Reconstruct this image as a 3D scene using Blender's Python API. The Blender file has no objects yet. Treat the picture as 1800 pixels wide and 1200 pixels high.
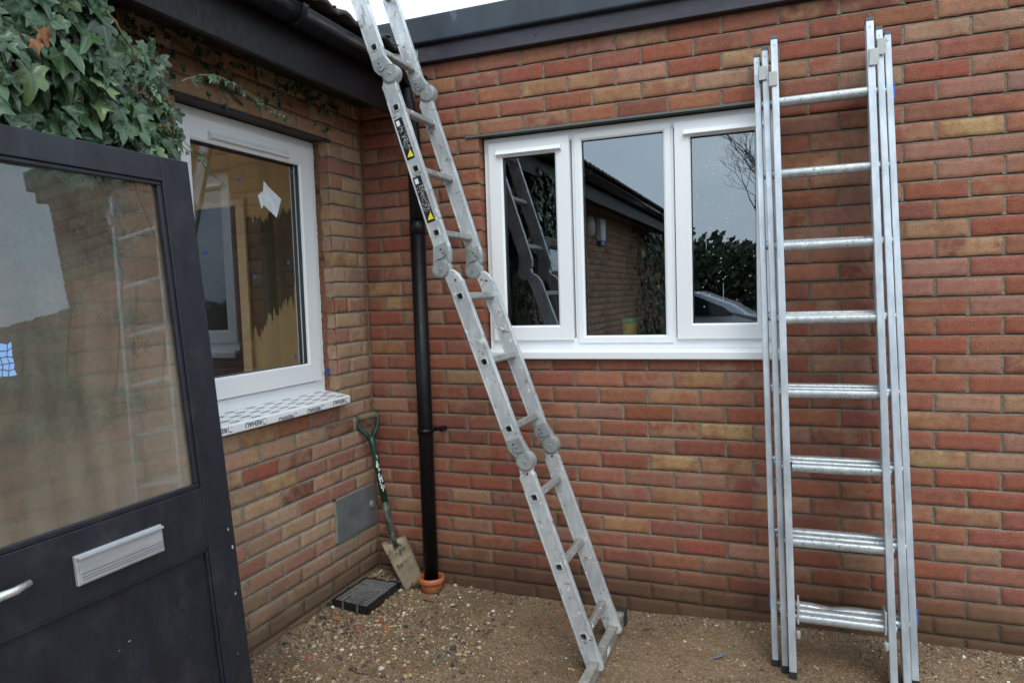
import bpy, bmesh, math, random
from mathutils import Vector, Matrix, noise
random.seed(7)
R=math.radians
SC=bpy.context.scene
COL=SC.collection
# ------------------------------------------------------------------ camera
cam_d=bpy.data.cameras.new('camera'); cam=bpy.data.objects.new('camera',cam_d); COL.objects.link(cam); SC.camera=cam
cam_d.sensor_width=36.0; cam_d.lens=24.853; cam_d.clip_end=400; cam_d.clip_start=.02
_p,_y,_r=-0.06467,-0.375283,-0.0324243
fw=Vector((math.sin(_y)*math.cos(_p),math.cos(_y)*math.cos(_p),math.sin(_p)))
rt=Vector((math.cos(_y),-math.sin(_y),0)); up=rt.cross(fw)
rt2=rt*math.cos(_r)+up*math.sin(_r); up2=up*math.cos(_r)-rt*math.sin(_r)
M=Matrix((rt2,up2,-fw)).transposed().to_4x4(); M.translation=Vector((2.0493,-3.1627,1.4846)); cam.matrix_world=M
cam_d.dof.use_dof=True; cam_d.dof.focus_distance=2.7; cam_d.dof.aperture_fstop=9
# ------------------------------------------------------------------ world: overcast sky
SUN_EL,SUN_AZ=R(52),R(150)
W=bpy.data.worlds.new('World'); SC.world=W; W.use_nodes=True
nt=W.node_tree; N=nt.nodes; LK=nt.links; N.clear()
out=N.new('ShaderNodeOutputWorld'); bg=N.new('ShaderNodeBackground'); sky=N.new('ShaderNodeTexSky')
sky.sky_type='NISHITA'; sky.sun_disc=False; sky.sun_elevation=SUN_EL; sky.sun_rotation=SUN_AZ; sky.dust_density=3; sky.air_density=1
hs=N.new('ShaderNodeHueSaturation'); hs.inputs['Saturation'].default_value=.22; hs.inputs['Value'].default_value=1.0
LK.new(sky.outputs[0],hs.inputs['Color'])
tc=N.new('ShaderNodeTexCoord'); mp=N.new('ShaderNodeMapping'); mp.inputs['Scale'].default_value=(1.6,1.6,5)
nz=N.new('ShaderNodeTexNoise'); nz.inputs['Scale'].default_value=1.3; nz.inputs['Detail'].default_value=5
LK.new(tc.outputs['Generated'],mp.inputs[0]); LK.new(mp.outputs[0],nz.inputs['Vector'])
rp=N.new('ShaderNodeValToRGB'); rp.color_ramp.elements[0].position=.3; rp.color_ramp.elements[0].color=(.80,.85,.95,1)
rp.color_ramp.elements[1].position=.72; rp.color_ramp.elements[1].color=(1.15,1.15,1.15,1)
LK.new(nz.outputs[0],rp.inputs[0])
mx=N.new('ShaderNodeMix'); mx.data_type='RGBA'; mx.inputs['Factor'].default_value=.6
LK.new(hs.outputs[0],mx.inputs['A']); mx.inputs['B'].default_value=(9.0,10.5,11.0,1)
ml=N.new('ShaderNodeMix'); ml.data_type='RGBA'; ml.blend_type='MULTIPLY'; ml.inputs['Factor'].default_value=1
LK.new(mx.outputs['Result'],ml.inputs['A']); LK.new(rp.outputs[0],ml.inputs['B'])
LK.new(ml.outputs['Result'],bg.inputs[0]); bg.inputs[1].default_value=.115
LK.new(bg.outputs[0],out.inputs[0])
# ------------------------------------------------------------------ sun (soft, overcast)
sd=bpy.data.lights.new('sun','SUN'); sun=bpy.data.objects.new('sun',sd); COL.objects.link(sun)
sd.energy=.6; sd.angle=R(25); sd.color=(1,.96,.9)
dv=Vector((math.sin(SUN_AZ)*math.cos(SUN_EL),math.cos(SUN_AZ)*math.cos(SUN_EL),math.sin(SUN_EL)))
sun.rotation_euler=dv.to_track_quat('Z','Y').to_euler(); sun.location=(3,-6,8)
SC.view_settings.view_transform='Standard'; SC.view_settings.look='None'; SC.view_settings.gamma=1
SC.view_settings.exposure=.80
SC.render.engine='CYCLES'
SC.cycles.max_bounces=8; SC.cycles.transparent_max_bounces=16
# ------------------------------------------------------------------ helpers
def srgb(r,g,b):
    f=lambda c:(c/255)/12.92 if c/255<=.04045 else ((c/255+.055)/1.055)**2.4
    return (f(r),f(g),f(b),1)
def link(o,parent=None):
    COL.objects.link(o)
    if parent: o.parent=parent
    return o
def meta(o,label=None,cat=None,group=None,kind=None):
    if label: o['label']=label
    if cat: o['category']=cat
    if group: o['group']=group
    if kind: o['kind']=kind
    return o
def empty(name,loc=(0,0,0),rot=(0,0,0)):
    o=bpy.data.objects.new(name,None); o.location=loc; o.rotation_euler=rot; o.empty_display_size=.1
    return link(o)
class MB:
    def __init__(s): s.v=[]; s.f=[]; s.m=[]; s.cur=0; s.sm=[]
    def add(s,vs,fs,M=None,smooth=False):
        n=len(s.v)
        for p in vs:
            p=Vector(p); s.v.append(tuple(M@p if M else p))
        for f in fs: s.f.append([n+i for i in f]); s.m.append(s.cur); s.sm.append(smooth)
        return s
    def box(s,a,b,M=None):
        x0,x1=sorted((a[0],b[0]));y0,y1=sorted((a[1],b[1]));z0,z1=sorted((a[2],b[2]))
        return s.add([(x0,y0,z0),(x1,y0,z0),(x1,y1,z0),(x0,y1,z0),(x0,y0,z1),(x1,y0,z1),(x1,y1,z1),(x0,y1,z1)],
          [(0,3,2,1),(4,5,6,7),(0,1,5,4),(1,2,6,5),(2,3,7,6),(3,0,4,7)],M)
    def prism(s,pts,h0,h1,M=None,smooth=False):
        """polygon pts in local XY extruded along local Z from h0 to h1"""
        n=len(pts)
        ar=sum(pts[i][0]*pts[(i+1)%n][1]-pts[(i+1)%n][0]*pts[i][1] for i in range(n))
        if ar<0: pts=pts[::-1]
        vs=[(p[0],p[1],h0) for p in pts]+[(p[0],p[1],h1) for p in pts]
        s.add(vs,[tuple(range(n))[::-1],tuple(range(n,2*n))],M)
        k=len(s.v)-2*n
        for i in range(n):
            j=(i+1)%n; s.f.append([k+i,k+j,k+n+j,k+n+i]); s.m.append(s.cur); s.sm.append(smooth)
        return s
    def tube(s,path,r,seg=10,cap=True,M=None):
        path=[Vector(p) for p in path]; rs=r if isinstance(r,(list,tuple)) else [r]*len(path)
        rings=[]; pu=None; vs=[];fs=[]
        for i,p in enumerate(path):
            t=(path[min(i+1,len(path)-1)]-path[max(i-1,0)]).normalized()
            u=(pu-t*pu.dot(t)) if pu is not None else (Vector((0,0,1)).cross(t) if abs(t.z)<.9 else Vector((1,0,0)).cross(t))
            u.normalize(); pu=u; w=t.cross(u)
            for k in range(seg):
                a=2*math.pi*k/seg; vs.append(p+(u*math.cos(a)+w*math.sin(a))*rs[i])
        for i in range(len(path)-1):
            for k in range(seg):
                k2=(k+1)%seg; fs.append((i*seg+k,i*seg+k2,(i+1)*seg+k2,(i+1)*seg+k))
        s.add(vs,fs,M,True)
        if cap:
            n=len(s.v)-len(vs); s.f.append([n+k for k in range(seg)][::-1]); s.m.append(s.cur); s.sm.append(False)
            s.f.append([n+(len(path)-1)*seg+k for k in range(seg)]); s.m.append(s.cur); s.sm.append(False)
        return s
    def lathe(s,prof,seg=32,M=None):
        vs=[];fs=[]
        for r,z in prof:
            for k in range(seg):
                a=2*math.pi*k/seg; vs.append((r*math.cos(a),r*math.sin(a),z))
        for i in range(len(prof)-1):
            for k in range(seg):
                k2=(k+1)%seg; fs.append((i*seg+k,i*seg+k2,(i+1)*seg+k2,(i+1)*seg+k))
        return s.add(vs,fs,M,True)
    def build(s,name,mats,parent=None,bevel=0,seg=2,label=None):
        me=bpy.data.meshes.new(name); me.from_pydata(s.v,[],s.f)
        for m in (mats if isinstance(mats,(list,tuple)) else [mats]): me.materials.append(m)
        me.polygons.foreach_set('material_index',s.m); me.polygons.foreach_set('use_smooth',s.sm); me.update()
        o=link(bpy.data.objects.new(name,me),parent)
        if bevel:
            b=o.modifiers.new('bevel','BEVEL'); b.width=bevel; b.segments=seg; b.limit_method='ANGLE'; b.angle_limit=R(35)
            b.harden_normals=False
        if label: o['label']=label
        return o
# ------------------------------------------------------------------ materials
def mat(name):
    m=bpy.data.materials.new(name); m.use_nodes=True; nt=m.node_tree; nt.nodes.clear()
    o=nt.nodes.new('ShaderNodeOutputMaterial'); b=nt.nodes.new('ShaderNodeBsdfPrincipled'); nt.links.new(b.outputs[0],o.inputs[0])
    return m,nt,b,o
def nd(nt,t,**k):
    n=nt.nodes.new(t)
    for a,v in k.items():
        if a.startswith('i_'):
            n.inputs[a[2:].replace('_',' ')].default_value=v
        else: setattr(n,a,v)
    return n
def coords(nt,scale=(1,1,1),kind='Object'):
    t=nd(nt,'ShaderNodeTexCoord'); m=nd(nt,'ShaderNodeMapping'); m.inputs['Scale'].default_value=scale
    nt.links.new(t.outputs[kind],m.inputs[0]); return m.outputs[0]
def noi(nt,vec,scale,detail=4,rough=.5):
    n=nd(nt,'ShaderNodeTexNoise',i_Scale=scale,i_Detail=detail,i_Roughness=rough); nt.links.new(vec,n.inputs['Vector']); return n.outputs[0]
def ramp(nt,f,stops):
    r=nd(nt,'ShaderNodeValToRGB'); e=r.color_ramp.elements
    while len(e)<len(stops): e.new(.5)
    for i,(p,c) in enumerate(stops):
        e[i].position=p; e[i].color=c if hasattr(c,'__len__') else (c,c,c,1)
    nt.links.new(f,r.inputs[0]); return r.outputs[0]
def mixc(nt,f,a,b,mode='MIX'):
    m=nd(nt,'ShaderNodeMix',data_type='RGBA',blend_type=mode)
    for s,v in (('Factor',f),('A',a),('B',b)):
        if isinstance(v,(float,int)): m.inputs[s].default_value=v
        elif isinstance(v,tuple): m.inputs[s].default_value=v
        else: nt.links.new(v,m.inputs[s])
    return m.outputs['Result']
def mth(nt,op,a,b=None,c=None):
    m=nd(nt,'ShaderNodeMath',operation=op)
    for i,v in enumerate((a,b,c)):
        if v is None: continue
        if isinstance(v,(float,int)): m.inputs[i].default_value=v
        else: nt.links.new(v,m.inputs[i])
    return m.outputs[0]
def bump(nt,b,h,dist,strength=1):
    n=nd(nt,'ShaderNodeBump',i_Distance=dist,i_Strength=strength); nt.links.new(h,n.inputs['Height']); nt.links.new(n.outputs[0],b.inputs['Normal']); return n
def simple(name,c,rough=.5,metal=0,var=.12,scale=20,bmp=.0003,spots=None,spotscale=30,spotth=.66,spec=.5,stretch=(1,1,1)):
    m,nt,b,o=mat(name); v=coords(nt,stretch)
    n=noi(nt,v,scale,5,.6)
    lo=tuple(x*(1-var) for x in c[:3])+(1,); hi=tuple(min(1,x*(1+var)) for x in c[:3])+(1,)
    col=ramp(nt,n,[(.3,lo),(.7,hi)])
    if spots:
        f=ramp(nt,noi(nt,v,spotscale,6,.7),[(spotth,0.),(spotth+.04,1.)])
        col=mixc(nt,f,col,spots)
    nt.links.new(col,b.inputs['Base Color'])
    rr=ramp(nt,noi(nt,v,scale*2.3,4),[(.3,max(0,rough-.08)),(.7,min(1,rough+.1))]); nt.links.new(rr,b.inputs['Roughness'])
    b.inputs['Metallic'].default_value=metal; b.inputs['Specular IOR Level'].default_value=spec
    if bmp: bump(nt,b,n,bmp)
    return m
def brick_mat(name,rustic,damp=.2,dampcol=(.085,.052,.03,1)):
    m,nt,b,o=mat(name)
    A=nd(nt,'ShaderNodeAttribute',attribute_name='ca'); B=nd(nt,'ShaderNodeAttribute',attribute_name='cb'); U=nd(nt,'ShaderNodeAttribute',attribute_name='off')
    base=nd(nt,'ShaderNodeTexCoord').outputs['Object']
    ad=nd(nt,'ShaderNodeVectorMath',operation='ADD'); nt.links.new(base,ad.inputs[0]); nt.links.new(U.outputs['Vector'],ad.inputs[1])
    v=ad.outputs[0]
    n1=noi(nt,v,11,5,.6); f=ramp(nt,n1,[(.42,0.),(.58,1.)])
    col=mixc(nt,f,A.outputs['Color'],B.outputs['Color'])
    n2=noi(nt,v,42,8,.75)
    col=mixc(nt,.7,col,ramp(nt,n2,[(.25,(.62,.60,.58,1)),(.5,(1.03,1.03,1.03,1)),(.78,(1.42,1.4,1.36,1))]),'MULTIPLY')
    n3=noi(nt,v,220,3,.6)
    pit=ramp(nt,n3,[(.30,.3),(.40,1.)])
    col=mixc(nt,.8,col,pit,'MULTIPLY')
    lite=ramp(nt,noi(nt,v,160,2,.6),[(.68,0.),(.76,.45)])
    col=mixc(nt,lite,col,(.55,.42,.3,1))
    # broad weathering
    wv=noi(nt,base,1.7,4,.6); col=mixc(nt,.7,col,ramp(nt,wv,[(.3,(.8,.78,.77,1)),(.7,(1.13,1.12,1.1,1))]),'MULTIPLY')
    # rising damp / soil splash with an uneven edge
    sx=nd(nt,'ShaderNodeSeparateXYZ'); nt.links.new(base,sx.inputs[0])
    hz=mth(nt,'ADD',sx.outputs['Z'],mth(nt,'MULTIPLY',noi(nt,base,6,4),-.22))
    df=ramp(nt,hz,[(0.0,.85),(damp,0.)]); col=mixc(nt,df,col,dampcol)
    nt.links.new(col,b.inputs['Base Color']); b.inputs['Roughness'].default_value=.86; b.inputs['Specular IOR Level'].default_value=.3
    mpp=nd(nt,'ShaderNodeMapping'); mpp.inputs['Scale'].default_value=(1,1,2.6); nt.links.new(v,mpp.inputs[0])
    h=mth(nt,'ADD',mth(nt,'MULTIPLY',noi(nt,mpp.outputs[0],75 if rustic else 120,4,.65),1.0),mth(nt,'MULTIPLY',n3,.35))
    bump(nt,b,h,.006 if rustic else .0035,1)
    return m
def mortar_mat(name,c,damp=.2):
    m,nt,b,o=mat(name); v=coords(nt)
    n=noi(nt,v,140,5,.7); w=noi(nt,v,3,3)
    col=ramp(nt,n,[(.3,tuple(x*.62 for x in c[:3])+(1,)),(.7,tuple(x*1.3 for x in c[:3])+(1,))])
    col=mixc(nt,.8,col,ramp(nt,w,[(.35,(.72,.72,.72,1)),(.65,(1.12,1.12,1.12,1))]),'MULTIPLY')
    sx=nd(nt,'ShaderNodeSeparateXYZ'); nt.links.new(v,sx.inputs[0])
    hz=mth(nt,'ADD',sx.outputs['Z'],mth(nt,'MULTIPLY',noi(nt,v,6,4),-.22))
    col=mixc(nt,ramp(nt,hz,[(0.,.85),(damp,0.)]),col,(.07,.045,.027,1))
    nt.links.new(col,b.inputs['Base Color']); b.inputs['Roughness'].default_value=.95; b.inputs['Specular IOR Level'].default_value=.15
    bump(nt,b,n,.003); return m
MBR=brick_mat('back_brick',False); MBL=brick_mat('left_brick',True,.22,(.11,.07,.04,1))
MMB=mortar_mat('back_mortar',(.23,.19,.145)); MML=mortar_mat('left_mortar',(.30,.28,.235))
def alu_mat(name,c,rough,metal,grime,grs=26,gth=.62,white=True):
    m,nt,b,o=mat(name); v=coords(nt)
    n=noi(nt,coords(nt,(1,1,.25)),35,5,.6)
    col=ramp(nt,n,[(.3,tuple(x*.8 for x in c[:3])+(1,)),(.7,tuple(x*1.1 for x in c[:3])+(1,))])
    col=mixc(nt,.55,col,ramp(nt,noi(nt,v,5,4,.6),[(.35,(.66,.68,.70,1)),(.65,(1.1,1.1,1.1,1))]),'MULTIPLY')
    g=ramp(nt,noi(nt,v,grs,8,.75),[(gth,0.),(gth+.05,.9)]); col=mixc(nt,g,col,grime)
    if white:
        w=ramp(nt,noi(nt,v,grs*1.4,5,.6),[(.70,0.),(.715,1.)])
        mp2=nd(nt,'ShaderNodeMapping'); mp2.inputs['Location'].default_value=(5,3,2)
        w2=noi(nt,mp2.outputs[0],31,5,.6)
        tcx=nd(nt,'ShaderNodeTexCoord'); nt.links.new(tcx.outputs['Object'],mp2.inputs[0])
        wf=ramp(nt,w2,[(.64,0.),(.66,1.)]); col=mixc(nt,wf,col,(.72,.72,.7,1)); g=mth(nt,'MAXIMUM',g,wf)
    nt.links.new(col,b.inputs['Base Color'])
    b.inputs['Metallic'].default_value=metal
    nt.links.new(mth(nt,'MULTIPLY',mth(nt,'SUBTRACT',1.,g),metal),b.inputs['Metallic'])
    nt.links.new(ramp(nt,noi(nt,v,50,4),[(.3,rough-.08),(.7,rough+.12)]),b.inputs['Roughness'])
    bump(nt,b,n,.0004); return m
ALU=alu_mat('dull_aluminium',(.62,.65,.67),.42,.42,(.15,.115,.07,1),24,.575)
ALU_RUNG=alu_mat('rung_aluminium',(.37,.37,.35),.5,.45,(.10,.075,.05,1),40,.56)
ZINC=alu_mat('zinc_hinge',(.50,.54,.54),.4,.6,(.42,.42,.37,1),38,.62,False)
ALX=alu_mat('bright_aluminium',(.56,.61,.66),.38,.42,(.07,.06,.06,1),60,.71,False)
ALXR=alu_mat('bright_rung',(.50,.53,.54),.34,.5,(.04,.036,.03,1),100,.565,False)
UPVC=simple('white_upvc',(.79,.81,.83,1),.34,0,.012,1.5,0)
UPVC.node_tree.nodes['Principled BSDF'].inputs['Roughness'].default_value=.34
for l_ in list(UPVC.node_tree.nodes['Principled BSDF'].inputs['Roughness'].links): UPVC.node_tree.links.remove(l_)
GASKET=simple('black_gasket',(.012,.014,.018,1),.45)
BLACKP=simple('black_plastic_pipe',(.004,.004,.006,1),.42,0,.2,12,.0004,spec=.3)
GUT=simple('gutter_plastic',(.016,.017,.022,1),.16,0,.2,14,.0003,(.16,.17,.18,1),260,.72)
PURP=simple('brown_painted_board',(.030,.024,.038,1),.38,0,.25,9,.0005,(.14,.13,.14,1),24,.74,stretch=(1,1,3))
EPDM=simple('dark_roof_felt',(.020,.029,.041,1),.38,0,.28,7,.0008,(.07,.085,.10,1),10,.62,stretch=(1,1,.3))
PURPD=simple('shaded_brown_board',(.007,.005,.007,1),.5,0,.25,9,.0005,(.02,.018,.02,1),24,.72,spec=.3,stretch=(1,3,1))  # house fascia copy of the brown board, gutter shade darkened into its colour
SOFF=simple('dark_soffit',(.02,.018,.018,1),.6)
TILE=simple('roof_tile',(.055,.045,.042,1),.85,0,.35,14,.003,(.05,.07,.02,1),9,.6)
def scuffed(name,c,rough,scuff):
    m,nt,b,o=mat(name); v=coords(nt); n=noi(nt,coords(nt,(1,3,1)),5,6,.65)
    col=ramp(nt,n,[(.3,tuple(x*.75 for x in c[:3])+(1,)),(.7,tuple(x*1.5 for x in c[:3])+(1,))])
    dust=ramp(nt,noi(nt,v,9,7,.7),[(.52,0.),(.80,.5)]); col=mixc(nt,dust,col,scuff)
    scr=noi(nt,coords(nt,(1,26,3.5)),4,5,.75); col=mixc(nt,ramp(nt,scr,[(.70,0.),(.73,.35)]),col,(.22,.21,.22,1))
    sp_=ramp(nt,noi(nt,v,95,4,.6),[(.73,0.),(.76,.6)]); col=mixc(nt,sp_,col,(.16,.16,.15,1))
    nt.links.new(col,b.inputs['Base Color']); nt.links.new(ramp(nt,noi(nt,v,7,6,.7),[(.3,rough-.12),(.7,rough+.22)]),b.inputs['Roughness'])
    b.inputs['Specular IOR Level'].default_value=.45; bump(nt,b,mth(nt,'ADD',n,mth(nt,'MULTIPLY',noi(nt,coords(nt,(1,60,5)),5,4),.5)),.0009); return m
DOORP=scuffed('dark_door_paint',(.0098,.0108,.0165,1),.42,(.06,.055,.06,1))

STEEL=simple('brushed_letterplate',(.50,.52,.55,1),.36,.55,.12,30,.0003,(.2,.2,.2,1),20,.72,stretch=(1,.15,1))
TERRA=simple('terracotta_plastic',(.42,.13,.05,1),.5,0,.15,25,.0005)
GREENP=simple('green_painted_shaft',(.012,.05,.035,1),.35,0,.2,30,.0003,(.2,.17,.12,1),60,.7)
WOODG=simple('worn_ash_grip',(.16,.13,.08,1),.7,0,.3,30,.001)
BLADE=simple('muddy_spade_steel',(.22,.175,.11,1),.6,.25,.35,14,.0015,(.08,.055,.03,1),16,.55)
METER=simple('grey_meter_plate',(.17,.185,.19,1),.45,.25,.16,12,.0003,(.06,.065,.07,1),18,.68)
TRAYM=simple('black_tray_plastic',(.01,.01,.012,1),.28)
BLUE=simple('blue_masking_tape',(.03,.08,.34,1),.6)
BLUEC=simple('blue_clip_plastic',(.03,.15,.6,1),.4)
PAPER=simple('white_paper',(.7,.73,.78,1),.8)
STK=simple('sticker_black',(.012,.012,.013,1),.4,0,.3,40,.0001,(.5,.5,.5,1),170,.62)
YEL=simple('sticker_yellow',(.75,.68,.03,1),.5)
INK=simple('navy_ink',(.03,.035,.07,1),.5)
INKG=simple('pale_ink',(.10,.11,.16,1),.5)
WHT=simple('white_mark',(.75,.76,.76,1),.5)
RUB=simple('black_rubber',(.02,.02,.022,1),.7)
CAPG=simple('blue_grey_end_cap',(.07,.09,.13,1),.5)
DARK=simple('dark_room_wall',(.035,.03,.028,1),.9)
CAULK=simple('ragged_sealant',(.7,.72,.72,1),.6)
def glass_mat(name,mult=2.4,tint=(.92,.95,.95,1),dirt=False):
    m,nt,b,o=mat(name); nt.nodes.remove(b)
    fr=nd(nt,'ShaderNodeFresnel',i_IOR=1.5); f=mth(nt,'MINIMUM',mth(nt,'MULTIPLY',fr.outputs[0],mult),1.)
    gl=nd(nt,'ShaderNodeBsdfGlossy'); gl.inputs['Roughness'].default_value=.0; gl.inputs['Color'].default_value=(.84,.92,1,1)
    tr=nd(nt,'ShaderNodeBsdfTransparent'); tr.inputs['Color'].default_value=tint
    ms=nd(nt,'ShaderNodeMixShader'); nt.links.new(f,ms.inputs[0]); nt.links.new(tr.outputs[0],ms.inputs[1]); nt.links.new(gl.outputs[0],ms.inputs[2])
    if dirt:
        rf=nd(nt,'ShaderNodeBsdfRefraction'); rf.inputs['IOR'].default_value=1.12; rf.inputs['Roughness'].default_value=.17; rf.inputs['Color'].default_value=(.86,.86,.82,1)
        mr=nd(nt,'ShaderNodeMixShader'); mr.inputs[0].default_value=.42; nt.links.new(tr.outputs[0],mr.inputs[1]); nt.links.new(rf.outputs[0],mr.inputs[2]); nt.links.new(mr.outputs[0],ms.inputs[1])
        v=coords(nt,(1,1,1)); streak=noi(nt,coords(nt,(1,7,.7)),3,4,.55); cl=noi(nt,v,5,5,.6)
        sx=nd(nt,'ShaderNodeSeparateXYZ'); nt.links.new(v,sx.inputs[0])
        low=ramp(nt,mth(nt,'MULTIPLY',sx.outputs['Z'],.5),[(.48,1.),(.85,.12)])
        d=mth(nt,'ADD',mth(nt,'MULTIPLY',ramp(nt,streak,[(.3,.12),(.8,.34)]),low),mth(nt,'MULTIPLY',ramp(nt,cl,[(.4,0.),(.75,.2)]),.7))
        # grime hugging the bottom edge
        edge=ramp(nt,mth(nt,'ADD',sx.outputs['Z'],mth(nt,'MULTIPLY',noi(nt,v,60,4),-.03)),[(.955,.9),(.968,0.)])
        df=nd(nt,'ShaderNodeBsdfDiffuse'); nt.links.new(mixc(nt,edge,(.38,.34,.27,1),(.03,.03,.02,1)),df.inputs[0])
        dd=mth(nt,'MINIMUM',mth(nt,'ADD',mth(nt,'ADD',d,.07),edge),.95)
        m2=nd(nt,'ShaderNodeMixShader'); nt.links.new(dd,m2.inputs[0]); nt.links.new(ms.outputs[0],m2.inputs[1]); nt.links.new(df.outputs[0],m2.inputs[2]); ms=m2
    nt.links.new(ms.outputs[0],o.inputs[0]); return m
GLASS=glass_mat('window_glass',5.8)
GLASSL=glass_mat('new_window_glass',2.6)
DGLASS=glass_mat('dirty_door_glass',2.6,(.86,.88,.85,1),True)
DROP=glass_mat('water_drop',5,(1,1,1,1))
def leaf_mat():
    m,nt,b,o=mat('ivy_leaf'); uv=nd(nt,'ShaderNodeUVMap'); sx=nd(nt,'ShaderNodeSeparateXYZ'); nt.links.new(uv.outputs[0],sx.inputs[0])
    ang=mth(nt,'ARCTAN2',sx.outputs[0],mth(nt,'ADD',sx.outputs[1],.02)); pp=mth(nt,'PINGPONG',mth(nt,'ABSOLUTE',ang),.36)
    # veins sit where angle is a multiple of .72 rad
    rr=mth(nt,'SQRT',mth(nt,'ADD',mth(nt,'MULTIPLY',sx.outputs[0],sx.outputs[0]),mth(nt,'MULTIPLY',sx.outputs[1],sx.outputs[1])))
    vd=mth(nt,'MULTIPLY',pp,rr); vein=ramp(nt,vd,[(.006,1.),(.03,0.)])
    at=nd(nt,'ShaderNodeAttribute',attribute_name='ca')
    col=mixc(nt,.6,at.outputs['Color'],ramp(nt,noi(nt,coords(nt),45,4),[(.3,(.6,.65,.6,1)),(.7,(1.3,1.25,1.2,1))]),'MULTIPLY')
    col=mixc(nt,mth(nt,'MULTIPLY',vein,.4),col,(.13,.20,.10,1))
    nt.links.new(col,b.inputs['Base Color']); b.inputs['Roughness'].default_value=.33; b.inputs['Specular IOR Level'].default_value=.5
    bump(nt,b,vein,.001,-.6); return m
LEAF=leaf_mat()
STEM=simple('ivy_stem',(.13,.13,.05,1),.6)
STEMB=simple('woody_stem',(.08,.05,.03,1),.8)
DEAD=simple('dead_leaf',(.20,.085,.03,1),.7,0,.4,40,.001)
# ------------------------------------------------------------------ brick walls
PAL_B=[(srgb(158,92,70),24),(srgb(160,104,80),28),(srgb(154,92,78),17),(srgb(164,118,98),18),(srgb(168,128,98),5),(srgb(144,88,72),8)]
PAL_L=[(srgb(178,142,114),30),(srgb(176,132,108),28),(srgb(160,112,92),6),(srgb(174,138,114),20),(srgb(162,120,98),11)]
KEY={'y':(srgb(170,126,92),srgb(160,106,80)),'Y':(srgb(180,146,104),srgb(164,114,84)),'t':(srgb(170,136,112),srgb(164,122,98)),'r':(srgb(158,84,64),srgb(154,92,72)),'o':(srgb(164,108,78),srgb(160,100,76)),'p':(srgb(162,112,96),srgb(160,108,92)),'R':(srgb(124,76,62),srgb(162,120,98))}
BO=[(1.32,2.45,'y'),(1.32,2.38,'y'),(2.69,2.06,'Y'),(2.60,2.42,'t'),(2.78,2.43,'t'),(2.57,1.66,'y'),(1.86,2.45,'Y'),(2.02,2.47,'r'),(2.08,2.37,'y'),(1.82,2.38,'t'),(2.75,1.68,'r'),(2.68,1.29,'r'),(2.59,1.23,'r'),(2.78,0.65,'r'),(1.69,1.08,'y'),(1.56,1.01,'y'),(1.82,0.86,'Y'),(1.58,0.72,'Y'),(1.88,0.72,'y'),(0.16,1.70,'y'),(0.12,1.53,'Y'),(0.20,1.46,'Y'),(0.12,1.23,'y'),(2.65,0.24,'p'),(2.73,0.12,'Y'),(2.67,0.11,'y'),(2.71,0.45,'t'),(2.59,0.76,'Y'),(2.55,0.97,'y'),(0.93,2.46,'y'),(1.08,2.42,'Y'),(1.01,2.50,'r'),(0.79,2.51,'r'),(0.59,2.01,'o'),(0.75,2.36,'o'),(1.14,2.29,'o'),(1.58,2.26,'o'),(1.40,0.42,'y'),(1.56,0.56,'y'),(1.56,0.27,'o'),(1.47,0.24,'o'),(1.17,1.31,'r'),(1.33,1.00,'o'),(2.12,1.98,'y'),(2.10,2.16,'p'),(2.17,2.20,'r'),(2.29,2.31,'t'),(1.72,2.47,'r'),(1.52,2.50,'r'),(1.15,2.54,'r'),(0.84,2.44,'o'),(0.21,2.05,'r'),(0.17,1.79,'r'),(0.18,1.39,'r'),(0.47,1.39,'r'),(0.37,1.27,'r'),(2.58,2.27,'r'),(2.66,1.97,'p'),(2.53,1.99,'p'),(2.77,1.97,'p'),(2.53,2.35,'p'),(2.68,1.49,'p'),(2.57,1.56,'p'),(2.76,1.42,'p'),(2.55,1.49,'p'),(2.75,2.20,'p')]
LO=[(.71,0.77,'Y'),(.82,0.76,'r'),(.63,0.81,'R'),(.75,0.71,'Y'),(.56,0.71,'p'),(.93,0.97,'Y'),(.38,0.83,'t'),(.23,0.86,'R'),(.89,0.70,'t'),(.62,0.64,'R'),(.93,0.56,'t'),(.57,0.53,'p'),(1.01,1.14,'p'),(.41,0.94,'p'),(.66,0.94,'o'),(.26,1.69,'Y'),(.18,2.15,'p'),(.23,2.03,'y'),(.95,0.41,'p'),(.63,0.33,'p'),(.19,0.74,'p'),(.30,0.59,'p'),(.23,1.45,'o'),(.25,1.29,'p')]
def pick(pal):
    t=random.uniform(0,sum(w for _,w in pal))
    for c,w in pal:
        t-=w
        if t<=0: return c
    return pal[0][0]
WB=(.84,.85,.82)
def vary(c,a=.12):
    g_=(c[0]+c[1]+c[2])/3; c=tuple((x*.92+g_*.08)*w_ for x,w_ in zip(c[:3],WB))
    k=1+random.uniform(-a,a); return (c[0]*k*(1+random.uniform(-.04,.04)),c[1]*k,c[2]*k*(1+random.uniform(-.05,.05)),1)
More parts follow.
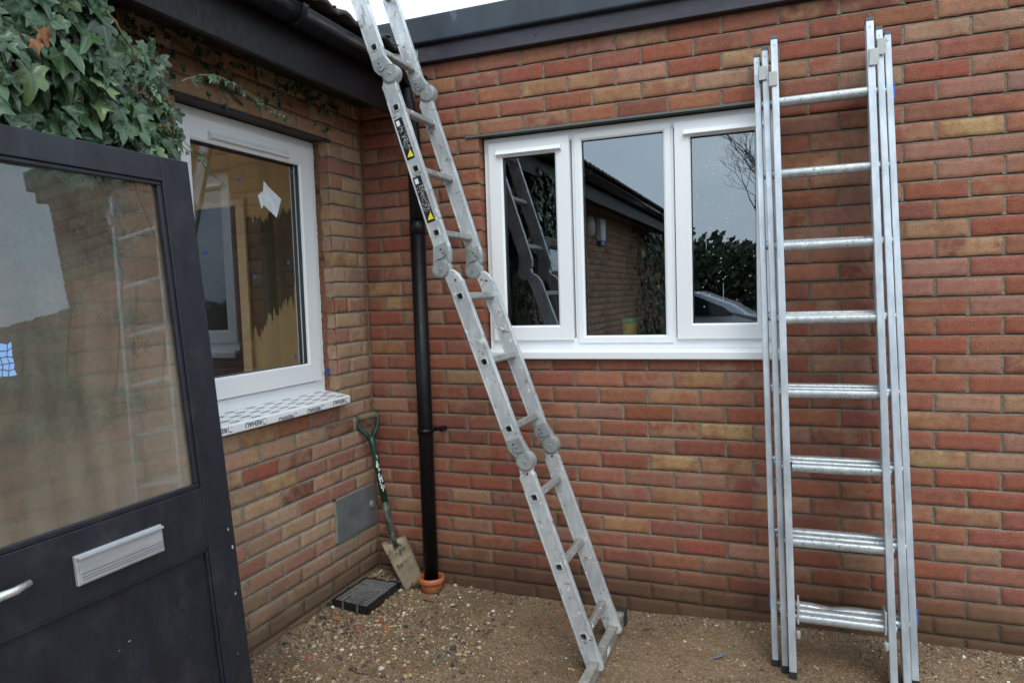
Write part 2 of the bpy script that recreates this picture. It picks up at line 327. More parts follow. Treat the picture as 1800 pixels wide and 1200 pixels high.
def brick_wall(name,parent,to3,length,k0,k1,perp,openings,pal,over,mats,fine,rough):
    """to3(u,depth,z): u along the wall, depth >0 outwards. perp(k) gives first perpend and spacing .225"""
    V=[];F=[];MI=[];CA=[];CB=[];OF=[];SM=[]
    def put(vs,fs,mi,ca=(0,0,0,1),cb=(0,0,0,1),of=(0,0,0),sm=False):
        n=len(V)
        for p in vs: V.append(to3(*p)); CA.extend(ca); CB.extend(cb); OF.extend(of)
        for f in fs: F.append([n+i for i in f]); MI.append(mi); SM.append(sm)
    def brick(u0,u1,z0,z1,ca,cb,det):
        L=u1-u0;H=z1-z0; of=(random.uniform(-50,50),random.uniform(-50,50),random.uniform(-50,50))
        nx,nzz=(max(2,int(L/.02)),4) if det else (1,1)
        c=.0026
        us=[0,c]+[c+(L-2*c)*i/nx for i in range(1,nx)]+[L-c,L]
        zs=[0,c]+[c+(H-2*c)*i/nzz for i in range(1,nzz)]+[H-c,H]
        tilt=random.uniform(-.0012,.0012); ti2=random.uniform(-.0008,.0008); pro=random.uniform(-.0008,.0012); rot=random.uniform(-.0012,.0012)
        vs=[]; nu=len(us)
        for j,z in enumerate(zs):
            for i,u in enumerate(us):
                edge=(i in(0,nu-1)) or (j in(0,len(zs)-1))
                d=(-.0026 if edge else 0)+pro+tilt*(u/L-.5)*2+ti2*(z/H-.5)*2
                uu=u0+u; zz=z0+z+rot*(u/L-.5)*2
                if det:
                    q=noise.noise(Vector((uu*40+of[0],zz*40,of[1])))
                    d+=q*rough
                    if edge or i in(1,nu-2) or j in(1,len(zs)-2):
                        e=noise.noise(Vector((uu*55+of[1],zz*55,7+of[2])))
                        e2=noise.noise(Vector((uu*55+of[2],zz*55,17+of[0])))
                        if i<2 or i>nu-3: uu+=e*.003
                        if j<2 or j>len(zs)-3: zz+=e2*.003
                    if edge: d+=-abs(q)*.002
                vs.append((uu,d,zz))
        nz_=len(zs); fs=[]
        for j in range(nz_-1):
            for i in range(nu-1): fs.append((j*nu+i,j*nu+i+1,(j+1)*nu+i+1,(j+1)*nu+i))
        put(vs,fs,0,ca,cb,of,True)
        b=.0045; a=[(u0,-b,z0),(u1,-b,z0),(u1,-b,z1),(u0,-b,z1),(u0,-.1025,z0),(u1,-.1025,z0),(u1,-.1025,z1),(u0,-.1025,z1)]
        put(a,[(0,4,5,1),(1,5,6,2),(2,6,7,3),(3,7,4,0)],0,ca,cb,of)
    for k in range(k0,k1):
        z0=.9+.075*k+.005; z1=z0+.065
        segs=[(0.003,length)]
        for (a,b,za,zb) in openings:
            if z0<zb-.02 and z1>za+.02:
                ns=[]
                for s0,s1 in segs:
                    if a>s0: ns.append((s0,min(a,s1)))
                    if b<s1: ns.append((max(b,s0),s1))
                segs=[s for s in ns if s[1]-s[0]>.02]
        p0=perp(k)
        for s0,s1 in segs:
            ps=[s0-.005]; p=p0
            while p<s1-.03:
                if p>s0+.03: ps.append(p)
                p+=.225
            ps.append(s1+.005)
            for a,b in zip(ps[:-1],ps[1:]):
                u0=a+.005;u1=b-.005
                ca=vary(pick(pal)); cb=vary(pick(pal)) if random.random()<.62 else tuple(q*random.uniform(.88,1.12) for q in ca[:3])+(1,)
                for (ou,oz,kk) in over:
                    if u0-.005<ou<u1+.005 and z0-.005<oz<z1+.005: ca,cb=vary(KEY[kk][0],.05),vary(KEY[kk][1],.05)
                brick(u0,u1,z0,z1,ca,cb,u0<fine)
                if b<s1: # perpend
                    n=5
                    vs=[]
                    for i in range(n+1):
                        z=z0-.002+(z1-z0+.004)*i/n; j=-.0042+random.uniform(-.001,.001)
                        vs+=[(b-.009,j,z),(b+.009,j+.0006,z)]
                    put(vs,[(2*i,2*i+1,2*i+3,2*i+2) for i in range(n)],1)
            # backing behind the joints
            a0=s0+(.003 if s0>.01 else 0); a1=s1-(.003 if s1<length else 0); zb0=z0-.006; zb1=z1+.006
            put([(a0,-.019,zb0),(a1,-.019,zb0),(a1,-.019,zb1),(a0,-.019,zb1),(a0,-.1,zb0),(a1,-.1,zb0),(a1,-.1,zb1),(a0,-.1,zb1)],[(0,1,2,3),(4,0,3,7),(1,5,6,2)],1)
            # weather-struck bed joint under this course
            zt=z0+.001; zb=z0-.0105; n=max(1,int((s1-s0)/.03)) if s0<fine else 8; vs=[]
            for i in range(n+1):
                u=s0+(s1-s0)*i/n; j=noise.noise(Vector((u*30,k*3.3,0)))*.0016; q=noise.noise(Vector((u*18,k*5.3,9)))*.0014
                vs+=[(u,-.0018+j,zb+q),(u,-.0075+j*.7,zb+.006+q*.4),(u,-.0125+j*.5,zt)]
            put(vs,[(3*i,3*i+3,3*i+4,3*i+1) for i in range(n)]+[(3*i+1,3*i+4,3*i+5,3*i+2) for i in range(n)],1)
    me=bpy.data.meshes.new(name); me.from_pydata(V,[],F)
    for m in mats: me.materials.append(m)
    me.polygons.foreach_set('material_index',MI); me.polygons.foreach_set('use_smooth',SM)
    for nm,dat in (('ca',CA),('cb',CB)):
        at=me.attributes.new(nm,'FLOAT_COLOR','POINT'); at.data.foreach_set('color',dat)
    at=me.attributes.new('off','FLOAT_VECTOR','POINT'); at.data.foreach_set('vector',OF)
    me.update(); return link(bpy.data.objects.new(name,me),parent)
EXT=meta(empty('brick_extension',(0,0,0)),'flat roofed red brick wall facing the viewer, with a wide three-pane white window','house extension')
HOUSE=meta(empty('brick_house',(0,0,0)),'buff brick house wall on the left under a tiled eave with one new white window','house')
brick_wall('wall',EXT,lambda u,d,z:(u,-d,z),3.05,-13,25,lambda k:.2128 if k%2==0 else .1003,[(.6628,2.0128,1.2,2.25)],PAL_B,BO,[MBR,MMB],3.1,.0007)
WB=(.95,1.0,.97)
brick_wall('wall',HOUSE,lambda u,d,z:(d,-u,z),10.5,-13,22,lambda k:.0605 if k%2==0 else .173,[(.283,1.183,.975,2.25)],PAL_L,LO,[MBL,MML],2.3,.0013)
# dark lining behind the brick leaf so that no light leaks through
b=MB(); b.box((0,.103,-.1),(.66,.13,2.78)); b.box((2.016,.103,-.1),(3.05,.13,2.78)); b.box((.66,.103,-.1),(2.016,.13,1.195)); b.box((.66,.103,2.255),(2.016,.13,2.78)); b.build('inner_leaf',DARK,EXT)
b=MB(); b.box((-.13,-.28,-.1),(-.103,.1,2.5)); b.box((-.13,-10.5,-.1),(-.103,-1.19,2.5)); b.box((-.13,-1.19,-.1),(-.103,-.28,1.045)); b.box((-.13,-1.19,2.255),(-.103,-.28,2.5)); b.build('inner_leaf',DARK,HOUSE)
b=MB(); b.box((-.12,.0006,-.1),(.0035,.1025,2.6)); b.box((-.1,-.006,-.1),(-.002,.002,2.5)); b.build('corner_joint',MMB,EXT)
# ------------------------------------------------------------------ extension: lintel, fascia, roof edge
b=MB(); b.box((.60,-.004,2.2495),(2.08,.1,2.2555)); b.box((.60,-.012,2.2465),(2.08,-.003,2.2555)); b.build('lintel',simple('grey_steel_lintel',(.1,.12,.115,1),.5),EXT)
b=MB(); b.box((.375,-.04,2.625),(3.10,.0,2.72)); b.box((3.055,-.04,2.625),(3.095,6,2.72)); f=b.build('fascia',PURP,EXT,.003)
for x in (.98,2.0,3.0): MB().tube([(x,-.0405,2.665),(x,-.044,2.665)],.006,10).build('fascia_screw',PURP,f)
b=MB(); b.box((-.6,-.075,2.702),(3.13,.3,2.83)); b.build('roof_edge',EPDM,EXT,.01,3)
b=MB(); b.box((-.6,-.05,2.80),(3.10,6,2.835)); b.box((-.6,5.9,-.1),(3.04,6,2.8)); b.box((3.0,.1,-.1),(3.045,6,2.8)); b.build('flat_roof',EPDM,EXT)
b=MB()
pr=[(.16,2.645),(.16,2.693),(.33,2.700),(.372,2.706),(.378,2.68),(.366,2.640),(.345,2.632),(.33,2.655)]
b.prism(pr,.0,.03,Matrix(((1,0,0,0),(0,0,-1,0),(0,1,0,0),(0,0,0,1)))); b.build('flashing',simple('pale_lead_flashing',(.5,.52,.53,1),.3,.5,.3,30,.004),EXT,.003)
# ------------------------------------------------------------------ drainpipe
b=MB(); b.tube([(.356,-.08,.06),(.356,-.08,1.84)],.0365,28); b.tube([(.356,-.08,1.80),(.356,-.08,1.86)],.0382,28); b.tube([(.356,-.08,1.85),(.356,-.08,2.2),(.356,-.09,2.32),(.36,-.16,2.48)],.034,28)
pipe=b.build('drainpipe',BLACKP,EXT)
b=MB(); b.tube([(.356,-.08,.815),(.356,-.08,.84)],.041,28); b.tube([(.385,-.05,.828),(.43,-.03,.833),(.43,0,.833)],.008,10); b.tube([(.43,-.055,.833),(.43,-.02,.833)],.014,14)
b.build('pipe_bracket',BLACKP,pipe)
POT=meta(empty('clay_drain_collar',(.356,-.08,0)),'terracotta coloured drain socket around the foot of the black pipe','drain collar')
b=MB(); b.lathe([(.046,.0),(.053,.0),(.056,-.03),(.056,.05),(.058,.056),(.064,.058),(.068,.066),(.068,.078),(.064,.086),(.057,.087),(.052,.082),(.05,.05),(.048,.0)],40)
b.build('socket',TERRA,POT)
# ------------------------------------------------------------------ house eave
HL=10.5
b=MB(); b.box((0.0,-HL,2.468),(.29,-.0,2.49)); b.build('soffit',SOFF,HOUSE)
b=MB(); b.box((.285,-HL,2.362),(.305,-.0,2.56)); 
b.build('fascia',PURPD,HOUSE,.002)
b=MB()
y=-.055; n=14; cx,cz,r=.362,2.553,.056
prof=[(cx+r*math.cos(math.pi+math.pi*i/n),cz+r*math.sin(math.pi+math.pi*i/n)*.95) for i in range(n+1)]
prof=prof+[(cx+r+.004,cz+.003),(cx+r-.004,cz+.006)]+[(cx+(r-.004)*math.cos(-math.pi*i/n),cz+(r-.004)*math.sin(-math.pi*i/n)*.95+.001) for i in range(n+1)]
b.prism(prof,.03,HL,Matrix(((1,0,0,0),(0,0,-1,0),(0,1,0,0),(0,0,0,1))),True)
g=b.build('gutter',GUT,HOUSE)
def gbr(y,w):
    m=MB(); r2=r+.004
    pp=[(cx+r2*math.cos(math.pi*1.02+math.pi*.97*i/n),cz+r2*math.sin(math.pi*1.02+math.pi*.97*i/n)*.95) for i in range(n+1)]
    pp+=[(cx+r2+.004,cz+.01),(cx+r2-.008,cz+.012)]
    pp+=[(cx+(r2-.008)*math.cos(math.pi*1.99-math.pi*.97*i/n),cz+(r2-.008)*math.sin(math.pi*1.99-math.pi*.97*i/n)*.95) for i in range(n+1)]
    m.prism(pp,-y,-y+w,Matrix(((1,0,0,0),(0,0,-1,0),(0,1,0,0),(0,0,0,1))),True); return m
for i in range(9): gbr(-.95-i*.95,.03).build('gutter_bracket',BLACKP,g)
# tiles: wavy courses climbing to the left
b=MB(); b.sm=[]
sl=math.tan(R(24))
for c in range(5):
    xs=[.405-.30*c,.405-.30*(c+1)-.04]
    vs=[];fs=[];ny=int((HL-.17)/.03)
    for j in range(ny+1):
        y=-.17-j*.03; ph=(y/.15)*math.pi
        w=.026*abs(math.sin(ph))**.7*1.3+.004*noise.noise(Vector((y*9,c*3,0)))
        for t in (0,1):
            x=xs[t]+ (.008*noise.noise(Vector((y*6,c*7,3))) if t==0 else 0); z=2.588+(.405-x)*sl+.022*(1 if t==0 else 0)
            vs+= [(x,y,z+w),(x,y,z+w-.018)]
    for j in range(ny):
        a=j*4;d=a+4
        fs+=[(a,d,d+2,a+2),(a+1,a+3,d+3,d+1),(a,a+1,d+1,d)]
    b.add(vs,fs,None,True)
roof=b.build('tiled_roof',TILE,HOUSE)
b=MB(); b.prism([(.30,2.56),(.30,2.585),(-1.9,2.585+2.2*sl-.02),(-1.9,2.5)],.09,HL,Matrix(((1,0,0,0),(0,0,-1,0),(0,1,0,0),(0,0,0,1)))); b.build('roof_void',SOFF,HOUSE)
b=MB()
for i in range(34):
    y=-.15-random.random()*2.6; x=.40+random.uniform(-.03,.01)
    rr=random.uniform(.010,.022); b.lathe([(rr*math.cos(a),rr*.6*math.sin(a)) for a in (0,.5,1.,1.4)]+[(0.0005,rr*.6)],8,Matrix.Translation((x,y,2.616+.026*abs(math.sin(y/.15*math.pi)))))
b.build('moss',simple('roof_moss',(.045,.06,.015,1),.95,0,.4,60,.004),roof)['kind']='stuff'
# ------------------------------------------------------------------ meter box
b=MB(); b.box((.0005,-.362,.318),(.010,-.020,.524)); mbx=b.build('meter_box',METER,HOUSE,.002)
b=MB(); b.tube([(.009,-.062,.425),(.018,-.062,.425)],.019,24); b.tube([(.017,-.062,.425),(.0195,-.062,.425)],.011,16); b.build('lock',simple('meter_lock',(.32,.34,.34,1),.4,.3),mbx)
b=MB(); 
for (a,c,d,e) in ((-.258,.423,-.132,.426),(-.258,.452,-.132,.455),(-.258,.423,-.255,.455),(-.135,.423,-.132,.455)): b.box((.009,a,c),(.0125,d,e))
b.box((.009,-.24,.436),(.0115,-.15,.442)); b.build('nameplate',METER,mbx)
b=MB()
for (y0,z0,y1,z1) in ((-.37,.311,-.013,.319),(-.37,.523,-.013,.531),(-.37,.311,-.3615,.531),(-.0205,.311,-.013,.531)): b.box((.0005,y0,z0),(.006,y1,z1))
b.build('mortar_edge',MML,mbx)
# alarm box and pale round disc further along (seen reflected in the window)
b=MB(); b.prism([(-.10,0),(.10,0),(.12,.25),(-.12,.25)],0,.06,Matrix(((0,0,1,.0),(1,0,0,-4.75),(0,1,0,2.08),(0,0,0,1)))); ab=b.build('alarm_box',simple('white_alarm_box',(.7,.72,.75,1),.4),HOUSE,.01)
b=MB(); b.box((.0,-4.84,2.03),(.05,-4.66,2.078)); b.build('alarm_strobe',simple('blue_strobe',(.03,.08,.3,1),.3),ab)
b=MB(); b.lathe([(.001,.05),(.09,.045),(.115,.02),(.12,0)],28,Matrix(((0,0,1,0),(1,0,0,-4.35),(0,1,0,2.22),(0,0,0,1)))); b.build('wall_disc',simple('pale_wall_disc',(.55,.55,.5,1),.4),HOUSE)
# ------------------------------------------------------------------ window helpers
def frame_ring(m,u0,u1,z0,z1,w,d0,d1,P,chamfer=0):
    """rectangular ring between outer rect and inner rect (w inside); depth from d0 (front) to d1 (back); P maps (u,d,z)"""
    o=[(u0,z0),(u1,z0),(u1,z1),(u0,z1)]; c=chamfer
    i=[(u0+w,z0+w),(u1-w,z0+w),(u1-w,z1-w),(u0+w,z1-w)]
    ic=[(u0+w-c,z0+w-c),(u1-w+c,z0+w-c),(u1-w+c,z1-w+c),(u0+w-c,z1-w+c)]
    vs=[P(u,d0,z) for u,z in o]+[P(u,d0,z) for u,z in ic]+[P(u,d0+ (1 if d1>d0 else -1)*abs(c)*.8,z) for u,z in i]+[P(u,d1,z) for u,z in i]+[P(u,d1,z) for u,z in o]
    fs=[]
    for r_ in range(4):
        for k in range(4):
            k2=(k+1)%4; fs.append((r_*4+k,r_*4+k2,(r_+1)*4+k2,(r_+1)*4+k))
    for k in range(4): fs.append((16+k,16+(k+1)%4,(k+1)%4,k))
    m.add(vs,fs)
PB=lambda u,d,z:(u,d,z)            # back wall: d = +y into the wall
PL=lambda u,d,z:(-d,-u,z)          # left wall: u = -y, d = -x into the wall
def quad_slab(P,u0,u1,z0,z1,d,t=.004):
    m=MB(); a=P(u0,d,z0); c=P(u1,d+t,z1); m.box(a,c); return m
def pane(P,u0,u1,z0,z1,d,parent,label=None,m_=None):
    m=MB(); m.add([P(u0,d,z0),P(u1,d,z0),P(u1,d,z1),P(u0,d,z1)],[(0,1,2,3) if P is PB else (0,3,2,1)])
    return m.build('pane',m_ or GLASS,parent,label=label)
def vent(P,u0,u1,z0,z1,d,parent):
    m=MB(); h=z1-z0
    pr=[(0,z0),(-.006,z0-.001),(-.02,z0+.004),(-.02,z0+.008),(-.006,z1),(0,z1)]
    vs=[P(u0,d+a,z) for a,z in pr]+[P(u1,d+a,z) for a,z in pr]; n=len(pr)
    m.add(vs,[tuple(range(n)),tuple(range(n,2*n))[::-1]]+[(i,(i+1)%n,n+(i+1)%n,n+i) for i in range(n)])
    return m.build('trickle_vent',UPVC,parent,.0015)
# back window -----------------------------------------------------
b=MB(); frame_ring(b,.672,2.008,1.226,2.243,.048,.048,.11,PB,.006)
b.box((1.112,.0485,1.27),(1.140,.11,2.197)); b.box((1.552,.0485,1.27),(1.578,.11,2.197))
W1=b.build('window',UPVC,EXT,.002,label='wide white three-light window above its white sill')
def bead(P,u0,u1,z0,z1,w,d0,d1,parent,name,mt=UPVC):
    m=MB(); frame_ring(m,u0,u1,z0,z1,w,d0,d1,P,.008); return m.build(name,mt,parent,.0012)
def sash(P,u0,u1,z0,z1,w,d,parent):
    s_=bead(P,u0,u1,z0,z1,w,d,d+.06,parent,'sash'); 
    m=MB(); frame_ring(m,u0+w-.012,u1-w+.012,z0+w-.012,z1-w+.012,.0145,d+.012,d+.03,P); m.build('gasket',GASKET,parent); return s_
sash(PB,.700,1.104,1.268,2.215,.070,.030,W1); sash(PB,1.584,1.988,1.268,2.215,.068,.030,W1)
bead(PB,1.126,1.566,1.252,2.220,.034,.040,.1,W1,'glazing_bead'); m=MB(); frame_ring(m,1.150,1.542,1.276,2.196,.012,.056,.075,PB); m.build('gasket',GASKET,W1)
pane(PB,.765,1.04,1.33,2.15,.056,W1,'left narrow pane with a dark reflection'); pane(PB,1.15,1.545,1.27,2.20,.066,W1,'wide middle pane reflecting sky and eave')
PR=pane(PB,1.645,1.93,1.33,2.15,.056,W1,'right narrow pane dotted with water drops')
for (u0,u1,d) in ((.765,1.04,.078),(1.15,1.545,.088),(1.645,1.93,.078)):
    m=MB(); frame_ring(m,u0,u1,1.27 if d>.08 else 1.33,2.2 if d>.08 else 2.15,.012,d-.016,d,PB); m.build('spacer_bar',GASKET,W1)
vent(PB,.745,1.068,2.152,2.178,.030,W1); vent(PB,1.625,1.955,2.152,2.178,.030,W1)
b=MB(); pr=[(.11,1.226),(.02,1.226),(-.028,1.219),(-.033,1.214),(-.033,1.186),(-.030,1.182),(-.022,1.182),(-.022,1.205),(.11,1.205)]
b.prism([(y,z) for y,z in pr],.668,2.011,Matrix(((0,0,1,0),(1,0,0,0),(0,1,0,0),(0,0,0,1)))); b.build('sill',UPVC,W1,.0015)
m=MB()
for i in range(110):
    u=random.uniform(1.655,1.91); z=1.36+.72*random.random()**.8; rr=random.uniform(.0008,.0022)
    if random.random()<.2: z=random.uniform(1.7,2.1)
    m.lathe([(rr,0),(rr*.8,.0008),(rr*.3,.0014),(.0001,.0015)],7,Matrix(((1,0,0,u),(0,0,-1,.0555),(0,1.3,0,z),(0,0,0,1))))
for i in range(4):
    u=random.uniform(1.67,1.89); z=random.uniform(1.5,2.0); m.tube([(u+random.uniform(-.001,.001),.0553,z-.012*j) for j in range(7)],.0007,5)
o=m.build('water_drops',simple('pale_drop',(.65,.7,.75,1),.1),W1); o['kind']='stuff'
# tub standing inside
TUB=meta(empty('plastic_tub',(1.345,.155,1.270)),'yellow plastic tub with green lid on the inside sill of the middle pane','tub')
b=MB(); b.lathe([(.0,.0),(.028,.0),(.031,.004),(.034,.07),(.034,.072)],28); b.build('tub_body',simple('tub_yellow',(.85,.65,.12,1),.4),TUB)
b=MB(); b.lathe([(.036,.066),(.037,.07),(.037,.088),(.034,.092),(.0,.093)],28); b.build('lid',simple('tub_green',(.05,.55,.2,1),.4),TUB)
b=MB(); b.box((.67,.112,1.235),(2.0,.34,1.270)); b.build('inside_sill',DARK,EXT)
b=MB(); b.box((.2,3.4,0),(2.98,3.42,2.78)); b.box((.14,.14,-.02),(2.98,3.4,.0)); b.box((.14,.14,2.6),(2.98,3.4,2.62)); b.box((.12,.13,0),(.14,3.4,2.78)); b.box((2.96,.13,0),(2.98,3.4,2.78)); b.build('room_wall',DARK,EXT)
# left window -----------------------------------------------------
b=MB(); frame_ring(b,.290,1.178,1.052,2.246,.050,.082,.145,PL,.006)
W2=b.build('window',UPVC,HOUSE,.002,label='single new white window with protective film still on its sill')
sash(PL,.325,1.142,1.108,2.208,.088,.066,W2)
for q in (0,): pane(PL,.40,1.075,1.18,2.13,.100,W2,None,GLASSL)
m=MB(); frame_ring(m,.40,1.075,1.18,2.13,.014,.104,.122,PL); m.build('spacer_bar',GASKET,W2)
vent(PL,.50,.97,2.135,2.165,.066,W2)
b=MB(); pr=[(.13,1.052),(.085,1.052),(.0,1.036),(-.050,1.026),(-.054,1.021),(-.054,.992),(-.050,.988),(-.043,.988),(-.043,1.012),(.13,1.03)]
b.prism([(-d,z) for d,z in pr],.272,1.22,Matrix(((1,0,0,0),(0,0,-1,0),(0,1,0,0),(0,0,0,1)))); sill=b.build('sill',UPVC,W2,.0015)
b=MB(); b.box((-.1,-1.18,.97),(-.012,-.285,1.020)); b.build('sill_bed',MML,HOUSE)
# printed film on the sill
def text_geo(t,size,bold=0):
    c=bpy.data.curves.new('t','FONT'); c.body=t; c.size=size; c.extrude=0; c.offset=bold; c.resolution_u=3
    o=bpy.data.objects.new('t',c); COL.objects.link(o)
    dg=bpy.context.evaluated_depsgraph_get(); me=bpy.data.meshes.new_from_object(o.evaluated_get(dg))
    vs=[tuple(v.co) for v in me.vertices]; fs=[tuple(p.vertices) for p in me.polygons]
    bpy.data.objects.remove(o); bpy.data.curves.remove(c); bpy.data.meshes.remove(me); return vs,fs
def ring2d(r0,r1,n=20,a0=0,a1=2*math.pi):
    vs=[];fs=[]
    for i in range(n+1):
        a=a0+(a1-a0)*i/n; vs+=[(r0*math.cos(a),r0*math.sin(a),0),(r1*math.cos(a),r1*math.sin(a),0)]
    for i in range(n): fs.append((2*i,2*i+1,2*i+3,2*i+2))
    return vs,fs
big=text_geo('REHAU',.029,.0008); small=text_geo('REHAU',.017,.0006)
w_big=max(v[0] for v in big[0]); w_s=max(v[0] for v in small[0])
def film(mb,geo,u,dz,plane):
    """upside-down print: text runs towards -(-y) i.e. from larger u... rotated half a turn"""
    vs,fs=geo; nv=[]
    for x,y,z in vs:
        if plane=='front': nv.append((.0546,-u-x*1.0 if False else (-u)-x, dz-y))
        else: # sloping top: between (x=0,z=1.036)->( .05,1.026) and inwards
            xx=dz+y; 
            nv.append((xx,-u-x,(1.036-.2*xx if xx>0 else 1.036-.188*xx)+.0006))
    mb.add(nv,fs)
m=MB()
for i,u in enumerate((.285,.475,.665,.86,1.05)):
    zo=[1.020,1.013,1.008,1.020,1.022][i]
    vs=[v for v in big[0]]
    # front face normal is +x; reading direction is reversed and inverted
    nv=[(.0547,-(u+.04+w_big)+x,zo-(0.024-y) if False else zo-.003-(.024-(.024-y)) ) for x,y,z in vs]
    # rotate half a turn: x -> -x , y -> -y
    nv=[(.0547,-(u+.035)-x,max(.990,min(1.0195,zo-.002-y*.95))) for x,y,z in vs]
    m.add(nv,big[1])
    rv,rf=ring2d(.0105,.0135,18,.5,5.6); m.add([(.0547,-(u+.018)+x,max(.990,min(1.0195,zo-.012+y))) for x,y,z in rv],rf)
m.build('film_print',INK,W2)
m=MB()
for r_,dz in enumerate((.040,.016,-.010,-.036,-.062)):
    u=.305+.03*(r_%3)
    while u<1.15:
        vs=small[0]; 
        nv=[]
        for x,y,z in vs:
            xx=dz-y; yy=-(u)-x
            nv.append((xx,yy,(1.036-.2*xx if xx>0 else 1.036-.188*xx)+.0007))
        m.add(nv,small[1])
        rv,rf=ring2d(.0042,.0056,12,.5,5.6); m.add([(dz-.006+y,-(u-.012)+x,(1.036-.195*(dz-.006+y))+.0008) for x,y,z in rv],rf)
        u+=.115
m.build('film_print',INKG,W2)
# ragged sealant and broken mortar along the jamb
m=MB(); vs=[];z=1.05;i=0
while z<2.245:
    a=.2905-abs(noise.noise(Vector((z*30,1,0))))*.012-.001; vs+=[(-.081,-.296,z),(-.079,-a,z)]; z+=.008
m.add(vs,[(2*i,2*i+1,2*i+3,2*i+2) for i in range(len(vs)//2-1)]); m.build('sealant',CAULK,W2)
m=MB(); vs=[];z=1.05
while z<2.245:
    a=.283+.002+abs(noise.noise(Vector((z*22,5,0))))*.006; dd=-.052+.02*noise.noise(Vector((z*14,8,0))); vs+=[(dd,-.2835,z),(dd-.012,-a,z),(-.08,-.2855,z)]; z+=.01
fs=[]
for i in range(len(vs)//3-1): fs+=[(3*i,3*i+1,3*i+4,3*i+3),(3*i+1,3*i+2,3*i+5,3*i+4)]
m.add(vs,fs); m.build('torn_mortar',simple('broken_mortar',(.2,.09,.05,1),.95,0,.5,60,.004,(.03,.02,.015,1),30,.58),HOUSE)
b=MB(); b.box((-.1,-1.20,2.2495),(.002,-.262,2.2575)); b.box((-.002,-1.20,2.240),(.006,-.262,2.2572)); b.build('lintel',simple('dark_steel_lintel',(.03,.027,.025,1),.7,0,.4,40,.002),HOUSE)
# interior of the house room: tan plaster side wall with dark adhesive patch, lit through a far opening
def plaster():
    m,nt,b,o=mat('tan_plaster'); v=coords(nt); sx=nd(nt,'ShaderNodeSeparateXYZ'); nt.links.new(v,sx.inputs[0])
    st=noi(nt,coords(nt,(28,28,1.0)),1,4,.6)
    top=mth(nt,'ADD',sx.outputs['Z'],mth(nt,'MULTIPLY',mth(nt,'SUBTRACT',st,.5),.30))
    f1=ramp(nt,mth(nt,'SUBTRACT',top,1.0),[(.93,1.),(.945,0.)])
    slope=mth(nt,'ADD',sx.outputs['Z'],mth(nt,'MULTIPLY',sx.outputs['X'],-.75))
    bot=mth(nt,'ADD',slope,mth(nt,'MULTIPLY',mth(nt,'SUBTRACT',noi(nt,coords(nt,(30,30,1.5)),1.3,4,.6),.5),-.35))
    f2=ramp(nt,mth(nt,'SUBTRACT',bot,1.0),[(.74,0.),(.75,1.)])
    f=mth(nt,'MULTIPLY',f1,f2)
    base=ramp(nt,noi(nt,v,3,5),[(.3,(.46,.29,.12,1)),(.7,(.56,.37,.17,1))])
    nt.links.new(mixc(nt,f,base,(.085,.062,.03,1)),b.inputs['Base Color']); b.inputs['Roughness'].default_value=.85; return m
PLAS=plaster()
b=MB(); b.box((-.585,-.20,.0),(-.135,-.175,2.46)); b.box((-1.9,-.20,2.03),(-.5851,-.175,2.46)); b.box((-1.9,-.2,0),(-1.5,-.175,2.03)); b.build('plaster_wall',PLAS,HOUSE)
b=MB(); b.box((-.640,-.215,.0),(-.585,-.16,2.03)); b.box((-1.55,-.213,2.0),(-.640,-.162,2.03)); b.build('door_lining',simple('tan_door_lining',(.55,.36,.16,1),.5),HOUSE)
b=MB(); b.box((-1.9,.5,.0),(-.3,.52,2.4)); b.box((-.42,-.174,0),(-.40,.5,2.4)); b.box((-1.9,-.174,2.4),(-.3,.5,2.42)); b.box((-1.9,-.174,-.02),(-.3,.5,0)); b.build('hall_wall',DARK,HOUSE)
RP=simple('room_plaster',(.75,.66,.5,1),.9)
b=MB(); b.box((-1.9,-4.5,-.02),(-.13,-.2,.0)); b.box((-1.9,-4.5,2.44),(-.13,-.2,2.46)); b.box((-1.9,-4.52,0),(-.13,-4.5,2.46)); b.build('room_wall',RP,HOUSE)
# paper and tape stuck to the glass
def stick(name,pts,mt,label,cat,group=None,d=.0985,thick=.0006):
    cy=sum(p[0] for p in pts)/len(pts); cz=sum(p[1] for p in pts)/len(pts)
    m=MB(); m.prism([(p[0]-cy,p[1]-cz) for p in pts],0,thick,Matrix(((0,0,1,0),(1,0,0,0),(0,1,0,0),(0,0,0,1))))
    o=m.build(name,mt); o.location=(-d,cy,cz); return meta(o,label,cat,group)
stick('paper_sheet',[(-.625,2.022),(-.594,1.998),(-.515,1.955),(-.552,1.868),(-.64,1.92)],PAPER,'folded white paper sheet stuck on the left window glass','paper sheet')
stick('paper_scrap',[(-.668,1.955),(-.640,1.974),(-.625,1.93),(-.648,1.898)],PAPER,'small white paper scrap beside the larger sheet on the glass','paper scrap',d=.0978)
for (y,z,l) in ((-.775,2.005,'blue tape dab left of the paper on the window glass'),(-.427,2.088,'blue tape dab in the top right corner of the glass'),(-.489,1.672,'blue tape dab halfway up the right edge of the glass'),(-.715,1.602,'blue tape dab in the middle of the window glass'),(-.985,1.690,'blue tape dab beside the dark door edge on the glass'),(-.470,1.232,'blue tape dab in the bottom right corner of the glass')):
    s=.0095; a=random.uniform(-.5,.5); pts=[(y+s*math.cos(a+t)*1.1,z+s*math.sin(a+t)*1.2) for t in (.8,2.3,3.95,5.5)]
    stick('tape_dab',pts,BLUE,l,'tape','dabs of blue tape on the window glass')
o=stick('tape_dab',[(-.312,1.128),(-.312,1.158),(-.274,1.160),(-.272,1.127)],BLUE,'blue tape dab across the gap between window frame and brick jamb','tape',d=.050)
